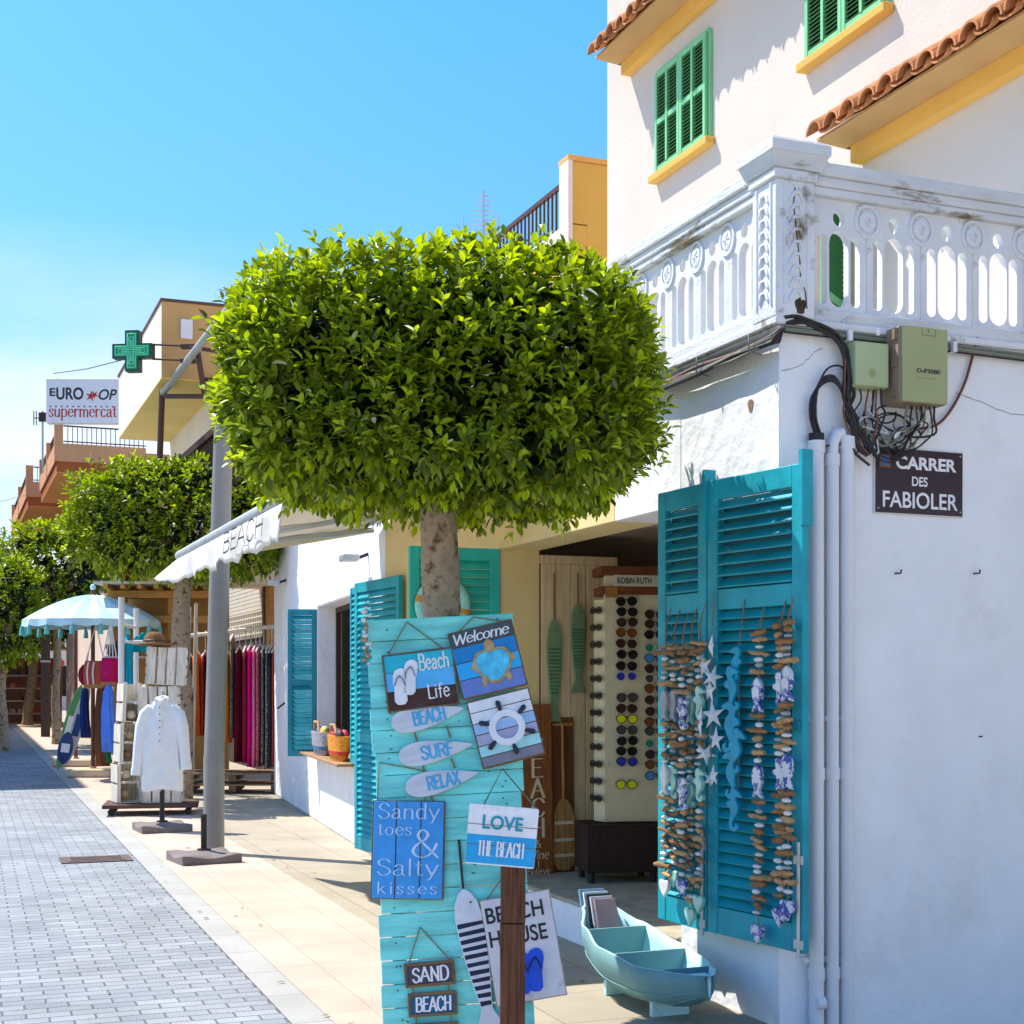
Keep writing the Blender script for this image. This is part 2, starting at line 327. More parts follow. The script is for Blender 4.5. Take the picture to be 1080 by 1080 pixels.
def cat(pts, k=6):
    out = []; n = len(pts)
    for i in range(n-1):
        p0 = pts[max(i-1,0)]; p1 = pts[i]; p2 = pts[i+1]; p3 = pts[min(i+2,n-1)]
        for j in range(k):
            t = j/k
            out.append(tuple(0.5*((2*b)+(-a+c)*t+(2*a-5*b+4*c-d)*t*t+(-a+3*b-3*c+d)*t**3) for a,b,c,d in zip(p0,p1,p2,p3)))
    out.append(tuple(pts[-1])); return out
_o = lambda cx,cy,rx,ry: ('s',[(cx+rx*math.sin(a*PI/4), cy+ry*math.cos(a*PI/4)) for a in range(9)])
GL = {
'A':(.66,[[(0,0),(.32,1)],[(.32,1),(.64,0)],[(.13,.36),(.51,.36)]]),
'B':(.6,[[(.08,0),(.08,1)],('s',[(.08,1),(.32,1),(.49,.9),(.49,.64),(.32,.53),(.08,.53)]),('s',[(.08,.53),(.36,.53),(.56,.42),(.56,.12),(.36,0),(.08,0)])]),
'C':(.6,[('s',[(.58,.78),(.46,.96),(.3,1),(.12,.86),(.05,.5),(.12,.14),(.3,0),(.46,.04),(.58,.22)])]),
'D':(.64,[[(.08,0),(.08,1)],('s',[(.08,1),(.34,1),(.54,.82),(.6,.5),(.54,.18),(.34,0),(.08,0)])]),
'E':(.54,[[(.08,0),(.08,1)],[(.08,1),(.5,1)],[(.08,.52),(.43,.52)],[(.08,0),(.52,0)]]),
'F':(.52,[[(.08,0),(.08,1)],[(.08,1),(.5,1)],[(.08,.52),(.43,.52)]]),
'H':(.64,[[(.08,0),(.08,1)],[(.56,0),(.56,1)],[(.08,.52),(.56,.52)]]),
'I':(.2,[[(.1,0),(.1,1)]]),
'L':(.5,[[(.08,0),(.08,1)],[(.08,0),(.5,0)]]),
'N':(.64,[[(.08,0),(.08,1)],[(.08,1),(.56,0)],[(.56,0),(.56,1)]]),
'O':(.68,[_o(.34,.5,.29,.5)]),
'P':(.56,[[(.08,0),(.08,1)],('s',[(.08,1),(.34,1),(.52,.88),(.52,.62),(.34,.5),(.08,.5)])]),
'R':(.6,[[(.08,0),(.08,1)],('s',[(.08,1),(.34,1),(.52,.88),(.52,.62),(.34,.5),(.08,.5)]),[(.3,.5),(.58,0)]]),
'S':(.54,[('s',[(.5,.8),(.38,.97),(.22,.98),(.08,.84),(.1,.64),(.28,.52),(.46,.38),(.5,.18),(.36,.02),(.18,.0),(.04,.2)])]),
'T':(.56,[[(.28,0),(.28,1)],[(.02,1),(.54,1)]]),
'U':(.62,[('s',[(.08,1),(.08,.35),(.16,.06),(.31,0),(.46,.06),(.54,.35),(.54,1)])]),
'V':(.62,[[(.02,1),(.31,0)],[(.31,0),(.6,1)]]),
'W':(.9,[[(.02,1),(.24,0)],[(.24,0),(.45,.9)],[(.45,.9),(.66,0)],[(.66,0),(.88,1)]]),
'X':(.6,[[(.04,0),(.56,1)],[(.04,1),(.56,0)]]),
'Y':(.6,[[(.02,1),(.3,.5)],[(.58,1),(.3,.5)],[(.3,.5),(.3,0)]]),
'a':(.5,[('s',[(.08,.52),(.2,.65),(.34,.6),(.38,.45),(.38,.1),(.48,.0)]),('s',[(.38,.4),(.18,.34),(.06,.2),(.1,.03),(.22,0),(.38,.12)])]),
'b':(.54,[[(.08,0),(.08,1)],('s',[(.08,.5),(.26,.66),(.44,.56),(.48,.33),(.42,.08),(.26,0),(.08,.1)])]),
'c':(.46,[('s',[(.42,.52),(.28,.66),(.12,.56),(.06,.33),(.12,.08),(.28,0),(.43,.12)])]),
'd':(.54,[[(.44,0),(.44,1)],('s',[(.44,.5),(.26,.66),(.1,.56),(.05,.33),(.1,.08),(.26,0),(.44,.12)])]),
'e':(.5,[('s',[(.07,.36),(.44,.38),(.4,.56),(.26,.66),(.12,.56),(.06,.33),(.13,.08),(.28,0),(.44,.12)])]),
'f':(.34,[('s',[(.36,.9),(.26,1),(.16,.88),(.15,.6),(.15,0)]),[(.02,.62),(.3,.62)]]),
'h':(.54,[[(.08,0),(.08,1)],('s',[(.08,.45),(.2,.62),(.36,.62),(.44,.45),(.44,0)])]),
'i':(.22,[[(.1,0),(.1,.64)],[(.1,.84),(.1,.92)]]),
'k':(.52,[[(.08,0),(.08,1)],[(.08,.25),(.42,.64)],[(.2,.4),(.48,0)]]),
'l':(.22,[[(.1,0),(.1,1)]]),
'm':(.8,[[(.08,0),(.08,.64)],('s',[(.08,.45),(.18,.62),(.32,.62),(.4,.45),(.4,0)]),('s',[(.4,.45),(.5,.62),(.64,.62),(.72,.45),(.72,0)])]),
'n':(.54,[[(.08,0),(.08,.64)],('s',[(.08,.45),(.2,.62),(.36,.62),(.44,.45),(.44,0)])]),
'o':(.54,[_o(.27,.33,.2,.33)]),
'p':(.54,[[(.08,-.3),(.08,.64)],('s',[(.08,.5),(.26,.66),(.44,.56),(.48,.33),(.42,.08),(.26,0),(.08,.1)])]),
'r':(.4,[[(.08,0),(.08,.64)],('s',[(.08,.42),(.18,.6),(.3,.65),(.38,.58)])]),
's':(.42,[('s',[(.38,.52),(.28,.65),(.14,.64),(.07,.52),(.14,.4),(.3,.28),(.36,.14),(.26,.01),(.14,.0),(.04,.12)])]),
't':(.34,[('s',[(.15,.86),(.15,.14),(.22,.01),(.34,.06)]),[(.02,.64),(.3,.64)]]),
'u':(.54,[('s',[(.08,.64),(.08,.2),(.16,.02),(.3,.02),(.44,.16)]),[(.44,0),(.44,.64)]]),
'v':(.5,[[(.02,.64),(.24,0)],[(.24,0),(.46,.64)]]),
'y':(.5,[[(.04,.64),(.26,.02)],('s',[(.48,.64),(.26,.02),(.16,-.24),(.04,-.26)])]),
'&':(.78,[('s',[(.72,.0),(.5,.28),(.24,.62),(.19,.82),(.3,.98),(.44,.84),(.38,.64),(.14,.42),(.06,.2),(.2,.01),(.44,.05),(.6,.26),(.68,.48)])]),
'.':(.2,[[(.1,0),(.1,.06)]]), '?':(.5,[('s',[(.06,.8),(.2,.98),(.4,.9),(.42,.7),(.26,.5),(.24,.28)]),[(.24,0),(.24,.08)]]), ' ':(.3,[]),
}
def strokes(mb, text, x, z, h, y, M=None, mat=0, w=0.07, thin=1.0, serif=0.0, shear=0.0, width=None, track=0.06, wob=0.0, rnd=None):
    """lettering drawn with a broad pen; x is the left edge, z the baseline, h the capital height"""
    rnd = rnd or random.Random(hash(text) % 1000 if False else len(text)*7)
    tot = sum(GL[c][0]+track for c in text)-track
    sxx = (width/tot) if width else h
    pen = 0.0; lift = 0
    for c in text:
        adv, sts = GL[c]; dz = rnd.uniform(-wob,wob); tilt = rnd.uniform(-wob,wob)
        for st in sts:
            pts = cat(st[1]) if st[0] == 's' else [tuple(a+(b-a)*t for a,b in zip(st[0],st[1])) for t in (0,.5,1)]
            pts = [((pen+px+(shear+tilt)*pz)*sxx, (pz+dz)*h) for px,pz in pts]
            n = len(pts); vs = []
            for i,(px,pz) in enumerate(pts):
                ax,az = pts[max(i-1,0)]; bx,bz = pts[min(i+1,n-1)]
                tx,tz = bx-ax,bz-az; ln = math.hypot(tx,tz) or 1; tx/=ln; tz/=ln
                hw = 0.5*w*h*(thin+(1-thin)*abs(tz)**1.5)
                ex = ez = 0
                if i == 0: ex,ez = -tx*hw*.6,-tz*hw*.6
                if i == n-1: ex,ez = tx*hw*.6,tz*hw*.6
                vs += [(px-tz*hw+ex, pz+tx*hw+ez),(px+tz*hw+ex, pz-tx*hw+ez)]
            lift = (lift+1) % 9; yy = y-0.00025*lift
            fs = [(2*i,2*i+1,2*i+3,2*i+2) for i in range(n-1)]
            mb.add([(x+a, yy, z+b) for a,b in vs], fs, mat, M)
            if serif:
                for e,(q,qn) in enumerate(((0,1),(n-1,n-2))):
                    px,pz = pts[q]; tz = pts[qn][1]-pz; tx = pts[qn][0]-px
                    if abs(tz) > 1.5*abs(tx):
                        sl = serif*h; th = 0.16*w*h+0.012*h; lift = (lift+1) % 9; yy = y-0.00025*lift
                        z0 = pz-th if tz > 0 else pz-th*.2
                        mb.add([(x+px-sl,yy,z+z0),(x+px+sl,yy,z+z0),(x+px+sl,yy,z+z0+1.3*th),(x+px-sl,yy,z+z0+1.3*th)],[(0,1,2,3)],mat,M)
        pen += adv+track
    return mb

# ---------------------------------------------------------------- ground
def brickmat(name, c1, c2, cm, bw, rh, mortar, rough=0.85, offset=0.5, var=0.10, bump=0.4, stain=None):
    m = bpy.data.materials.new(name); m.use_nodes = True; n = m.node_tree; b = n.nodes['Principled BSDF']; K = n.links.new
    tc = n.nodes.new('ShaderNodeTexCoord'); bk = n.nodes.new('ShaderNodeTexBrick')
    nz0 = n.nodes.new('ShaderNodeTexNoise'); nz0.inputs['Scale'].default_value = 9
    va = n.nodes.new('ShaderNodeVectorMath'); va.operation = 'SCALE'; va.inputs['Scale'].default_value = 0.012
    vb = n.nodes.new('ShaderNodeVectorMath'); vb.operation = 'ADD'
    K(tc.outputs['Object'], nz0.inputs['Vector']); K(nz0.outputs['Color'], va.inputs[0]); K(tc.outputs['Object'], vb.inputs[0]); K(va.outputs[0], vb.inputs[1])
    K(vb.outputs[0], bk.inputs['Vector'])
    bk.inputs['Scale'].default_value = 1.0; bk.inputs['Brick Width'].default_value = bw; bk.inputs['Row Height'].default_value = rh
    bk.inputs['Mortar Size'].default_value = mortar; bk.inputs['Mortar Smooth'].default_value = 0.3; bk.offset = offset
    bk.inputs['Color1'].default_value = tuple(c1)+(1,); bk.inputs['Color2'].default_value = tuple(c2)+(1,); bk.inputs['Mortar'].default_value = tuple(cm)+(1,)
    nz = n.nodes.new('ShaderNodeTexNoise'); nz.inputs['Scale'].default_value = 1.6; nz.inputs['Detail'].default_value = 8; K(tc.outputs['Object'], nz.inputs['Vector'])
    nf = n.nodes.new('ShaderNodeTexNoise'); nf.inputs['Scale'].default_value = 90; nf.inputs['Detail'].default_value = 3; K(tc.outputs['Object'], nf.inputs['Vector'])
    mr1 = n.nodes.new('ShaderNodeMapRange'); mr1.inputs['From Min'].default_value = 0.3; mr1.inputs['From Max'].default_value = 0.7
    mr1.inputs['To Min'].default_value = 1-var; mr1.inputs['To Max'].default_value = 1+var; K(nz.outputs['Fac'], mr1.inputs['Value'])
    mr2 = n.nodes.new('ShaderNodeMapRange'); mr2.inputs['From Min'].default_value = 0.3; mr2.inputs['From Max'].default_value = 0.7
    mr2.inputs['To Min'].default_value = 0.92; mr2.inputs['To Max'].default_value = 1.08; K(nf.outputs['Fac'], mr2.inputs['Value'])
    m1 = n.nodes.new('ShaderNodeMath'); m1.operation = 'MULTIPLY'; K(mr1.outputs[0], m1.inputs[0]); K(mr2.outputs[0], m1.inputs[1])
    sc = n.nodes.new('ShaderNodeVectorMath'); sc.operation = 'SCALE'; K(bk.outputs['Color'], sc.inputs[0]); K(m1.outputs[0], sc.inputs['Scale'])
    out = sc.outputs[0]
    if stain:
        n2 = n.nodes.new('ShaderNodeTexNoise'); n2.inputs['Scale'].default_value = 0.9; n2.inputs['Detail'].default_value = 9; n2.inputs['Roughness'].default_value = 0.7; K(tc.outputs['Object'], n2.inputs['Vector'])
        r2 = n.nodes.new('ShaderNodeValToRGB'); r2.color_ramp.elements[0].position = 0.56; r2.color_ramp.elements[1].position = 0.74
        r2.color_ramp.elements[0].color = (0,0,0,1); r2.color_ramp.elements[1].color = (0.85,0.85,0.85,1); K(n2.outputs['Fac'], r2.inputs['Fac'])
        mx = n.nodes.new('ShaderNodeMix'); mx.data_type = 'RGBA'; mx.inputs[7].default_value = tuple(stain)+(1,); K(r2.outputs['Color'], mx.inputs[0]); K(out, mx.inputs[6]); out = mx.outputs[2]
    K(out, b.inputs['Base Color']); b.inputs['Roughness'].default_value = rough; b.inputs['Specular IOR Level'].default_value = 0.3
    ad = n.nodes.new('ShaderNodeMath'); ad.operation = 'MULTIPLY_ADD'; ad.inputs[1].default_value = -1.0; K(bk.outputs['Fac'], ad.inputs[0]); K(nf.outputs['Fac'], ad.inputs[2])
    bp = n.nodes.new('ShaderNodeBump'); bp.inputs['Strength'].default_value = bump; bp.inputs['Distance'].default_value = 0.008; K(ad.outputs[0], bp.inputs['Height']); K(bp.outputs[0], b.inputs['Normal'])
    return m
ROADM = brickmat('blue_grey_pavers', (0.25,0.27,0.29), (0.34,0.355,0.37), (0.15,0.15,0.16), 0.21, 0.105, 0.006, stain=(0.20,0.205,0.215), bump=.8, var=.16)
KERBM = brickmat('grey_strip_stone', (0.38,0.375,0.345), (0.42,0.41,0.38), (0.25,0.24,0.21), 5.0, 0.62, 0.005, offset=0)
BEIGEM = brickmat('beige_tiles', (0.53,0.405,0.32), (0.56,0.43,0.345), (0.34,0.26,0.21), 0.435, 0.60, 0.0032, offset=0, stain=(0.43,0.34,0.27), bump=0.2)
PAVEM = brickmat('pale_grey_tiles', (0.37,0.32,0.24), (0.41,0.355,0.27), (0.21,0.17,0.12), 0.60, 0.60, 0.004, offset=0.0, stain=(0.27,0.21,0.145), bump=0.2)
EARTH = pmat('dusty_ground', (0.52,0.46,0.38), 0.95, 0.15, 0.3, 0.3, 20, 0.1)
AS = math.atan2(0.356, 0.9345)
ST = Frame((-2.58, 10.74, 0), AS)          # across the street (x) and along it (y)
def sheet(name, x0, x1, y0, y1, z, m, M=ST.M):
    o = MB().add([(x0,y0,0),(x1,y0,0),(x1,y1,0),(x0,y1,0)], [(0,1,2,3)]).build(name, m)
    o.matrix_world = Matrix.Translation((0,0,z)) @ M; return tag(o, kind='structure')
g = MB().add([(-400,-400,0),(400,-400,0),(400,400,0),(-400,400,0)], [(0,1,2,3)]).build('ground', EARTH); g.location.z = -0.16; tag(g, kind='structure')
sheet('road', -4.6, 0.0, -30, 110, -0.006, ROADM)
sheet('kerb_strip', 0.0, 0.19, -30, 110, -0.002, KERBM)
sheet('beige_path', 0.19, 1.06, -30, 110, 0.0, BEIGEM)
def fsheet(name, pts, z, m):
    o = MB().add([tuple(ST.I @ FA.w(x,y,0)) for x,y in pts], [tuple(range(len(pts)))]).build(name, m)
    o.matrix_world = Matrix.Translation((0,0,z)) @ ST.M; return tag(o, kind='structure')
q0 = FA.I @ ST.w(1.06,-30,0); q1 = FA.I @ ST.w(1.06,110,0); q2 = FA.I @ ST.w(1.06,-20,0)
fsheet('pavement', [(q1.x,q1.y),(q0.x,q0.y),(q0.x,-.45),(-.05,-.45),(-.05,4.2),(q1.x,9)][::-1], -0.0005, PAVEM)
fsheet('side_street', [(-.049,-.452),(14,-.452),(14,60),(-.049,60)], -0.14, PAVEM)
sheet('far_pavement', -6.6, -4.6, -30, 110, -0.0005, PAVEM)
mh = MB(); mh.box(-.31,.31,-.22,.22,-.004,.004).box(-.26,.26,-.17,.17,.004,.007)
for i in range(5): mh.box(-.22,.22,-.13+i*.06,-.11+i*.06,.007,.010)
mo = mh.build('manhole_cover', pmat('rusty_iron', (0.13,0.085,0.075), 0.8, 0.3, 20, 0.4, 60)); mo.matrix_world = Matrix.Translation(GP(101,906)) @ RZ(AS)
tag(mo, 'rusty square iron manhole cover set in the grey block road', 'manhole cover')

# ---------------------------------------------------------------- corner shop
shop = thing('corner_shop', 'whitewashed corner shop with open front, cream side and white balustrade terrace above', 'building', A0, AF)
wl = MB()                                         # mat 0 white, 1 cream, 2 limewash side
pl_ = [(-.95,0),(0,0),(0,9.0),(-.3,9.0),(-.3,.3),(-.95,.3)]
wl.add([(x,y,-.16) for x,y in pl_]+[(x,y,3.229) for x,y in pl_], [tuple(range(6))[::-1], tuple(range(6,12))]+[(i,(i+1)%6,6+(i+1)%6,6+i) for i in range(6)], 0)
wl.box(-1.75,-.95,0,.3,2.53,3.229,0); wl.box(-3.58,-1.75,0,.3,2.53,3.229,1)
wl.box(-6.37,-3.58,0,.3,0,3.229,1); wl.box(-3.58,-.95,0,.3,0,.235,0)

wall = wl.build('wall', [WHITE, CREAM, WHITE_SIDE], shop, 0.005, 1)
sl = MB(); sl.box(-3.57,-.96,-.015,4.2,.236,.262); sl.build('threshold', CONC, shop, 0.008)
inn = MB(); inn.box(-6.2,-.31,4.2,4.3,0,3.2); inn.box(-6.2,-6.1,.31,4.2,0,3.2); inn.build('back_wall', pmat('shop_back_wall',(0.58,0.46,0.34),0.9,0.15), shop)
ce = MB(); ce.box(-6.3,-.31,.301,4.2,2.66,2.72); ce.build('ceiling', INNER, shop)
cr_ = MB(); cr_.box(-6.45,.045,-.045,9.0,3.25,3.285); cr_.box(-6.45,.025,-.025,9.0,3.23,3.2495)
cr_.build('terrace_slab', [OLDPAINT], shop, 0.006)
# balustrade: one pierced panel per period
def arch(cx, w, z0, z1, n=7, flatb=False):
    r = w/2
    pts = [(cx-r, z0+ (0 if flatb else r*.5)),] if False else []
    pts = [(cx+r*math.cos(PI+PI*k/n), z0+r+r*.9*math.sin(PI+PI*k/n)) for k in range(n+1)] if not flatb else [(cx-r,z0),(cx+r,z0)]
    pts += [(cx+r*math.cos(PI*k/n), z1-r+r*math.sin(PI*k/n)*1.0) for k in range(n+1)]
    return pts
def circ(cx, cz, r, n=14): return [(cx+r*math.cos(2*PI*k/n), cz+r*math.sin(2*PI*k/n)) for k in range(n)]
PER = 0.312
def baluster_mesh():
    mb = MB()
    out = [(-PER/2+.001,0),(PER/2-.001,0),(PER/2-.001,.47),(-PER/2+.001,.47)]
    # centre slot (open) flanked by the bars, hole above it, half rosettes at both sides
    holes = [arch(0,.108,.018,.342), circ(0,.395,.033), arch(-.092,.052,.026,.322), arch(.092,.052,.026,.322)]
    add_outline(mb, [out]+holes, 0.020)
    ring = [circ(0,0,.072,22), circ(0,0,.058,22)]; dot = [circ(0,0,.042,18)]
    return mb, ring, dot
bal_p, ring_o, dot_o = baluster_mesh()
rails = MB()
zb = 3.285
# front run (along the shop front) and side run (along the side wall); the corner post stands between
rails.box(-6.4,-.14,-.05,.06,zb,zb+.055); rails.box(-6.4,-.14,-.055,.055,zb+.525,zb+.56); rails.box(-6.4,-.14,-.065,.085,zb+.56,zb+.60); rails.box(-6.4,-.14,-.08,.10,zb+.60,zb+.655)
rails.box(-.06,.06,.14,8.9,zb,zb+.055); rails.box(-.055,.055,.14,8.9,zb+.525,zb+.56); rails.box(-.085,.065,.14,8.9,zb+.56,zb+.60); rails.box(-.10,.08,.14,8.9,zb+.60,zb+.655)
rl = rails.build('balustrade', OLDRAIL, shop, 0.008, 2); rl.location = (-.035,.035,-zb*.13); rl.scale.z = 1.13
def runs():
    for i in range(19):
        x = -.145-PER/2-i*PER
        yield T(x,0,zb+.0545)
    for i in range(15):
        y = .145+PER/2+i*PER
        yield T(0,y,zb+.0545) @ RZ(PI/2)
pan = None
for M in runs():
    if pan is None:
        mb = MB(); mb.add(bal_p.v, bal_p.f)
        pan = mb.build('baluster', OLDPAINT, rl, 0.004); o = pan
    else:
        o = pan.copy(); COL.objects.link(o); o.parent = rl
    o.matrix_local = M
# raised rosettes between the round holes
ros = MB(); add_outline(ros, ring_o, .006, T(0,-.024,0)); add_outline(ros, dot_o, .004, T(0,-.024,0), 0, .003)
for k in range(6): ros.tube([(0.008*math.cos(k),-.031,.008*math.sin(k)),(.03*math.cos(k*PI/3),-.031,.03*math.sin(k*PI/3))],.004,5)
rp = None
for i in range(34):
    M = (T(-.145-i*PER,0,zb+.45) if i < 19 else T(0,.145+(i-18)*PER,zb+.45) @ RZ(PI/2))
    if rp is None: rp = ros.build('rosette', OLDPAINT, rl); o = rp
    else: o = rp.copy(); COL.objects.link(o); o.parent = rl
    o.matrix_local = M
def raised(o): o.location = (-.035,.035,-zb*.13); o.scale.z = 1.13; return o
po = MB(); po.box(-.13,.08,-.08,.13,zb,zb+.56); po.box(-.145,.095,-.095,.145,zb+.56,zb+.60)
raised(po.build('corner_post', OLDPAINT, shop, 0.006))
cap = MB(); vs = []
for (e,z) in ((.008,.60),(.030,.655),(.038,.66),(.038,.70),(.026,.712)):
    vs += [(-.145-e,-.095-e,zb+z),(.095+e,-.095-e,zb+z),(.095+e,.145+e,zb+z),(-.145-e,.145+e,zb+z)]
cap.add(vs, [(3,2,1,0),(16,17,18,19)]+[(4*i+k,4*i+(k+1)%4,4*i+4+(k+1)%4,4*i+4+k) for i in range(4) for k in range(4)])
raised(cap.build('post_cap', OLDRAIL, shop))
orn = MB()                                            # plaited relief on the two street faces of the post
for face in (0,1):
    M = T(-.025,-.082,zb+.03) if face == 0 else T(.082,.025,zb+.03) @ RZ(PI/2)
    for k in range(9):
        z = .06+k*.05
        orn.tube([M@Vector((-.035,0,z-.02)),M@Vector((-.012,-.004,z+.018)),M@Vector((.02,-.004,z+.02)),M@Vector((.035,0,z-.015))],.008,6)
    for s in (-.062,.062): orn.box(s-.004,s+.004,-.005,.004,.02,.52,0,M)
raised(orn.build('post_relief', OLDPAINT, shop))
crk = MB()
cp = [(.081,.02,.53),(.0815,.012,.46),(.0815,.03,.33),(.0815,.045,.24),(.0815,.05,.16),(.0815,.075,.11),(.0815,.085,.04)]
for a,b in zip(cp,cp[1:]): crk.add([(a[0],a[1]-.003,zb+a[2]),(a[0],a[1]+.003,zb+a[2]),(b[0],b[1]+.003,zb+b[2]),(b[0],b[1]-.003,zb+b[2])],[(0,1,2,3)])
crk.add([(.0816,.05+.03*math.cos(k)*(1+.4*math.sin(5*k)),zb+.05+.035*math.sin(k)) for k in [i*2*PI/12 for i in range(12)]],[tuple(range(12))])
o_crack = crk.build('crack', pmat('dirt', (0.06,0.04,0.025), 0.95, 0.3, 20), shop); raised(o_crack)

hc = pmat('hairline', (0.36,0.36,0.37), 0.95, 0.2, 20)
def hairline(pts, wd=.0022):
    mb_ = MB(); P_ = []
    for (u,v),(u2,v2) in zip(pts,pts[1:]):
        for j in range(5):
            t = j/5; P_.append(RW.hit(u+(u2-u)*t+random.uniform(-.8,.8), v+(v2-v)*t+random.uniform(-.8,.8)))
    for a,b in zip(P_,P_[1:]):
        mb_.add([tuple(FA.I @ RW.w(a[0],-.0015,a[1]-wd)),tuple(FA.I @ RW.w(a[0],-.0015,a[1]+wd)),tuple(FA.I @ RW.w(b[0],-.0015,b[1]+wd)),tuple(FA.I @ RW.w(b[0],-.0015,b[1]-wd))],[(0,1,2,3)])
    mb_.build('hairline_crack', hc, wall)
hairline([(824,392),(845,386),(858,372),(870,366)]); hairline([(1008,415),(1035,424),(1062,436),(1085,438)]);
# ---------------------------------------------------------------- tall house above the terrace
tall = thing('tall_house', 'tall warm white house with green shutters and terracotta tiled cornices', 'building', A0, AF)
YW = 2.5
hw = MB(); hw.box(-7.1,5.0,YW,9.0,3.29,12.0); hw.build('wall', HOUSE, tall, 0.01)
def eave(x0, x1, zbm, parent, name='cornice', depth=.34, yw=YW):
    mb = MB()
    mb.box(x0+.06,x1,yw-.10,yw-.002,zbm,zbm+.12,0)
    so = [(x0,yw-.10,zbm+.121),(x1,yw-.10,zbm+.121),(x1,yw-depth,zbm+.14),(x0,yw-depth,zbm+.14),(x0,yw-.002,zbm+.121),(x1,yw-.002,zbm+.121),(x1,yw-.002,zbm+.36),(x1,yw-depth,zbm+.16),(x0,yw-depth,zbm+.16),(x0,yw-.002,zbm+.36)]
    mb.add(so, [(0,1,2,3),(3,2,7,8),(8,7,6,9),(1,5,6,7,2),(0,3,8,9,4)],1)
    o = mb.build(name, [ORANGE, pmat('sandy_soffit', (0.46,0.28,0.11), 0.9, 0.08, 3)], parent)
    tl = MB(); n = int((x1-x0)/.2); sp = (x1-x0)/n
    for i in range(n):
        cx = x0+(i+.5)*sp+random.uniform(-.008,.008); dz = random.uniform(-.008,.008); k = 9; vs = []; r = .092
        for (yy,zz) in ((yw-depth-.10+random.uniform(-.012,.012),zbm+.150),(yw-.004,zbm+.42)):
            for rr in (r, r-.016):
                vs += [(cx+rr*math.cos(PI*j/k), yy, zz+dz+rr*math.sin(PI*j/k)*1.0) for j in range(k+1)]
        m = k+1; fs = []
        for j in range(k):
            fs += [(j,j+1,2*m+j+1,2*m+j),(m+j+1,m+j,3*m+j,3*m+j+1),(j+1,j,m+j,m+j+1)]
        fs += [(0,2*m,3*m,m),(k,m+k,3*m+k,2*m+k)]
        tl.add(vs, fs, 0, None, False)
        # channel tile between covers
        vs = []
        for (yy,zz) in ((yw-depth-.07,zbm+.175),(yw-.004,zbm+.44)):
            vs += [(cx+sp/2+.085*math.cos(PI+PI*j/6), yy, zz+dz+.05*math.sin(PI+PI*j/6)) for j in range(7)]
            vs += [(cx+sp/2+.085*math.cos(PI+PI*j/6), yy, zz+dz+.014+.05*math.sin(PI+PI*j/6)) for j in range(7)]
        fs = []
        for j in range(6): fs += [(j,j+1,15+j,14+j),(7+j+1,7+j,21+j,22+j),(j+1,j,7+j,8+j)]
        tl.add(vs, fs)
    tl.build('roof_tiles', TERRA, o)
    return o
bz = FA.hit(700, 0, YW)
eave(FA.hit(622,62,YW-.4)[0], 5.0, 7.40, tall)
xb = FA.hit(900, 165, YW-.1)
eave(FA.hit(854,152,YW-.4)[0], 5.0, 5.30, tall, 'terrace_cornice')
def shutter_leaf(name, w, h, parent, M, m_fr, m_sl, rails_at=(0.5,), stile=.06, rail=.08, th=.035, pitch=.045, slat=.05, ang=38, tilt=True, brail=None, back=False):
    """a louvred leaf in the x,z plane, x from 0 to w, centred on y"""
    mb = MB(); br = brail or rail
    mb.box(0,stile,-th/2,th/2,0,h); mb.box(w-stile,w,-th/2,th/2,0,h)
    zs = [(0,br)]+[(q*h-rail/2,q*h+rail/2) for q in rails_at]+[(h-rail,h)]
    for a,b in zs: mb.box(stile+.0005,w-stile-.0005,-th/2+.003,th/2-.003,a,b)
    f = mb.build(name, m_fr, parent, 0.004); f.matrix_local = M
    if back: MB().box(stile+.001,w-stile-.001,th/2+.0005,th/2+.006,br,h-rail).build('gap_shade_sheet', pmat('gap_shade_teal',(0.004,0.085,0.11),0.6,0.2), f)  # dark sheet added behind the louvres, shade of the gaps put into its colour
    lv = MB(); a = math.radians(ang)
    for (q0,q1) in zip(zs, zs[1:]):
        z0, z1 = q0[1], q1[0]; n = max(1,int((z1-z0)/pitch)); p = (z1-z0)/n
        for i in range(n):
            R = T(0,0,z0+(i+.5)*p) @ RX(a+random.uniform(-.06,.06))
            lv.box(stile,w-stile,-slat/2*.98,slat/2*.98,-.0045,.0045,0,R)
    lv.build('louvres', m_sl, f)
    return f
def green_window(xa, xb_, z0, z1):
    fr = MB(); w = xb_-xa
    fr.box(xa-.03,xa,YW-.03,YW-.002,z0,z1); fr.box(xb_,xb_+.03,YW-.03,YW-.002,z0,z1); fr.box(xa,xb_,YW-.03,YW-.002,z1,z1+.03)
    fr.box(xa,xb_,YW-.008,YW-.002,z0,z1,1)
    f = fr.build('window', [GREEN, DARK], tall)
    for k in range(2):
        for h in range(1):
            # each leaf has two columns of louvres
            mb = MB(); lw = w/2-.004; x0 = xa+.002+k*w/2
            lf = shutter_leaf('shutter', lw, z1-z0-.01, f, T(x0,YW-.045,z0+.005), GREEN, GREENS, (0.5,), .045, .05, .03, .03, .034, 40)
            mu_ = MB(); mu_.box(lw/2-.016,lw/2+.016,-.019,.016,.05,z1-z0-.06); mu_.build('mullion', GREEN, lf)
    sl_ = MB(); sl_.box(xa-.07,xb_+.07,YW-.09,YW-.002,z0-.07,z0-.005); sl_.build('sill', ORANGE, f, 0.006)
a_ = FA.hit(696,185,YW); b_ = FA.hit(750,146,YW); t_ = FA.hit(722,57,YW)
green_window(a_[0], b_[0], (a_[1]+b_[1])/2, t_[1])
a_ = FA.hit(855,66,YW); b_ = FA.hit(937,6,YW)
green_window(a_[0], b_[0], (a_[1]+b_[1])/2, (a_[1]+b_[1])/2+1.05)
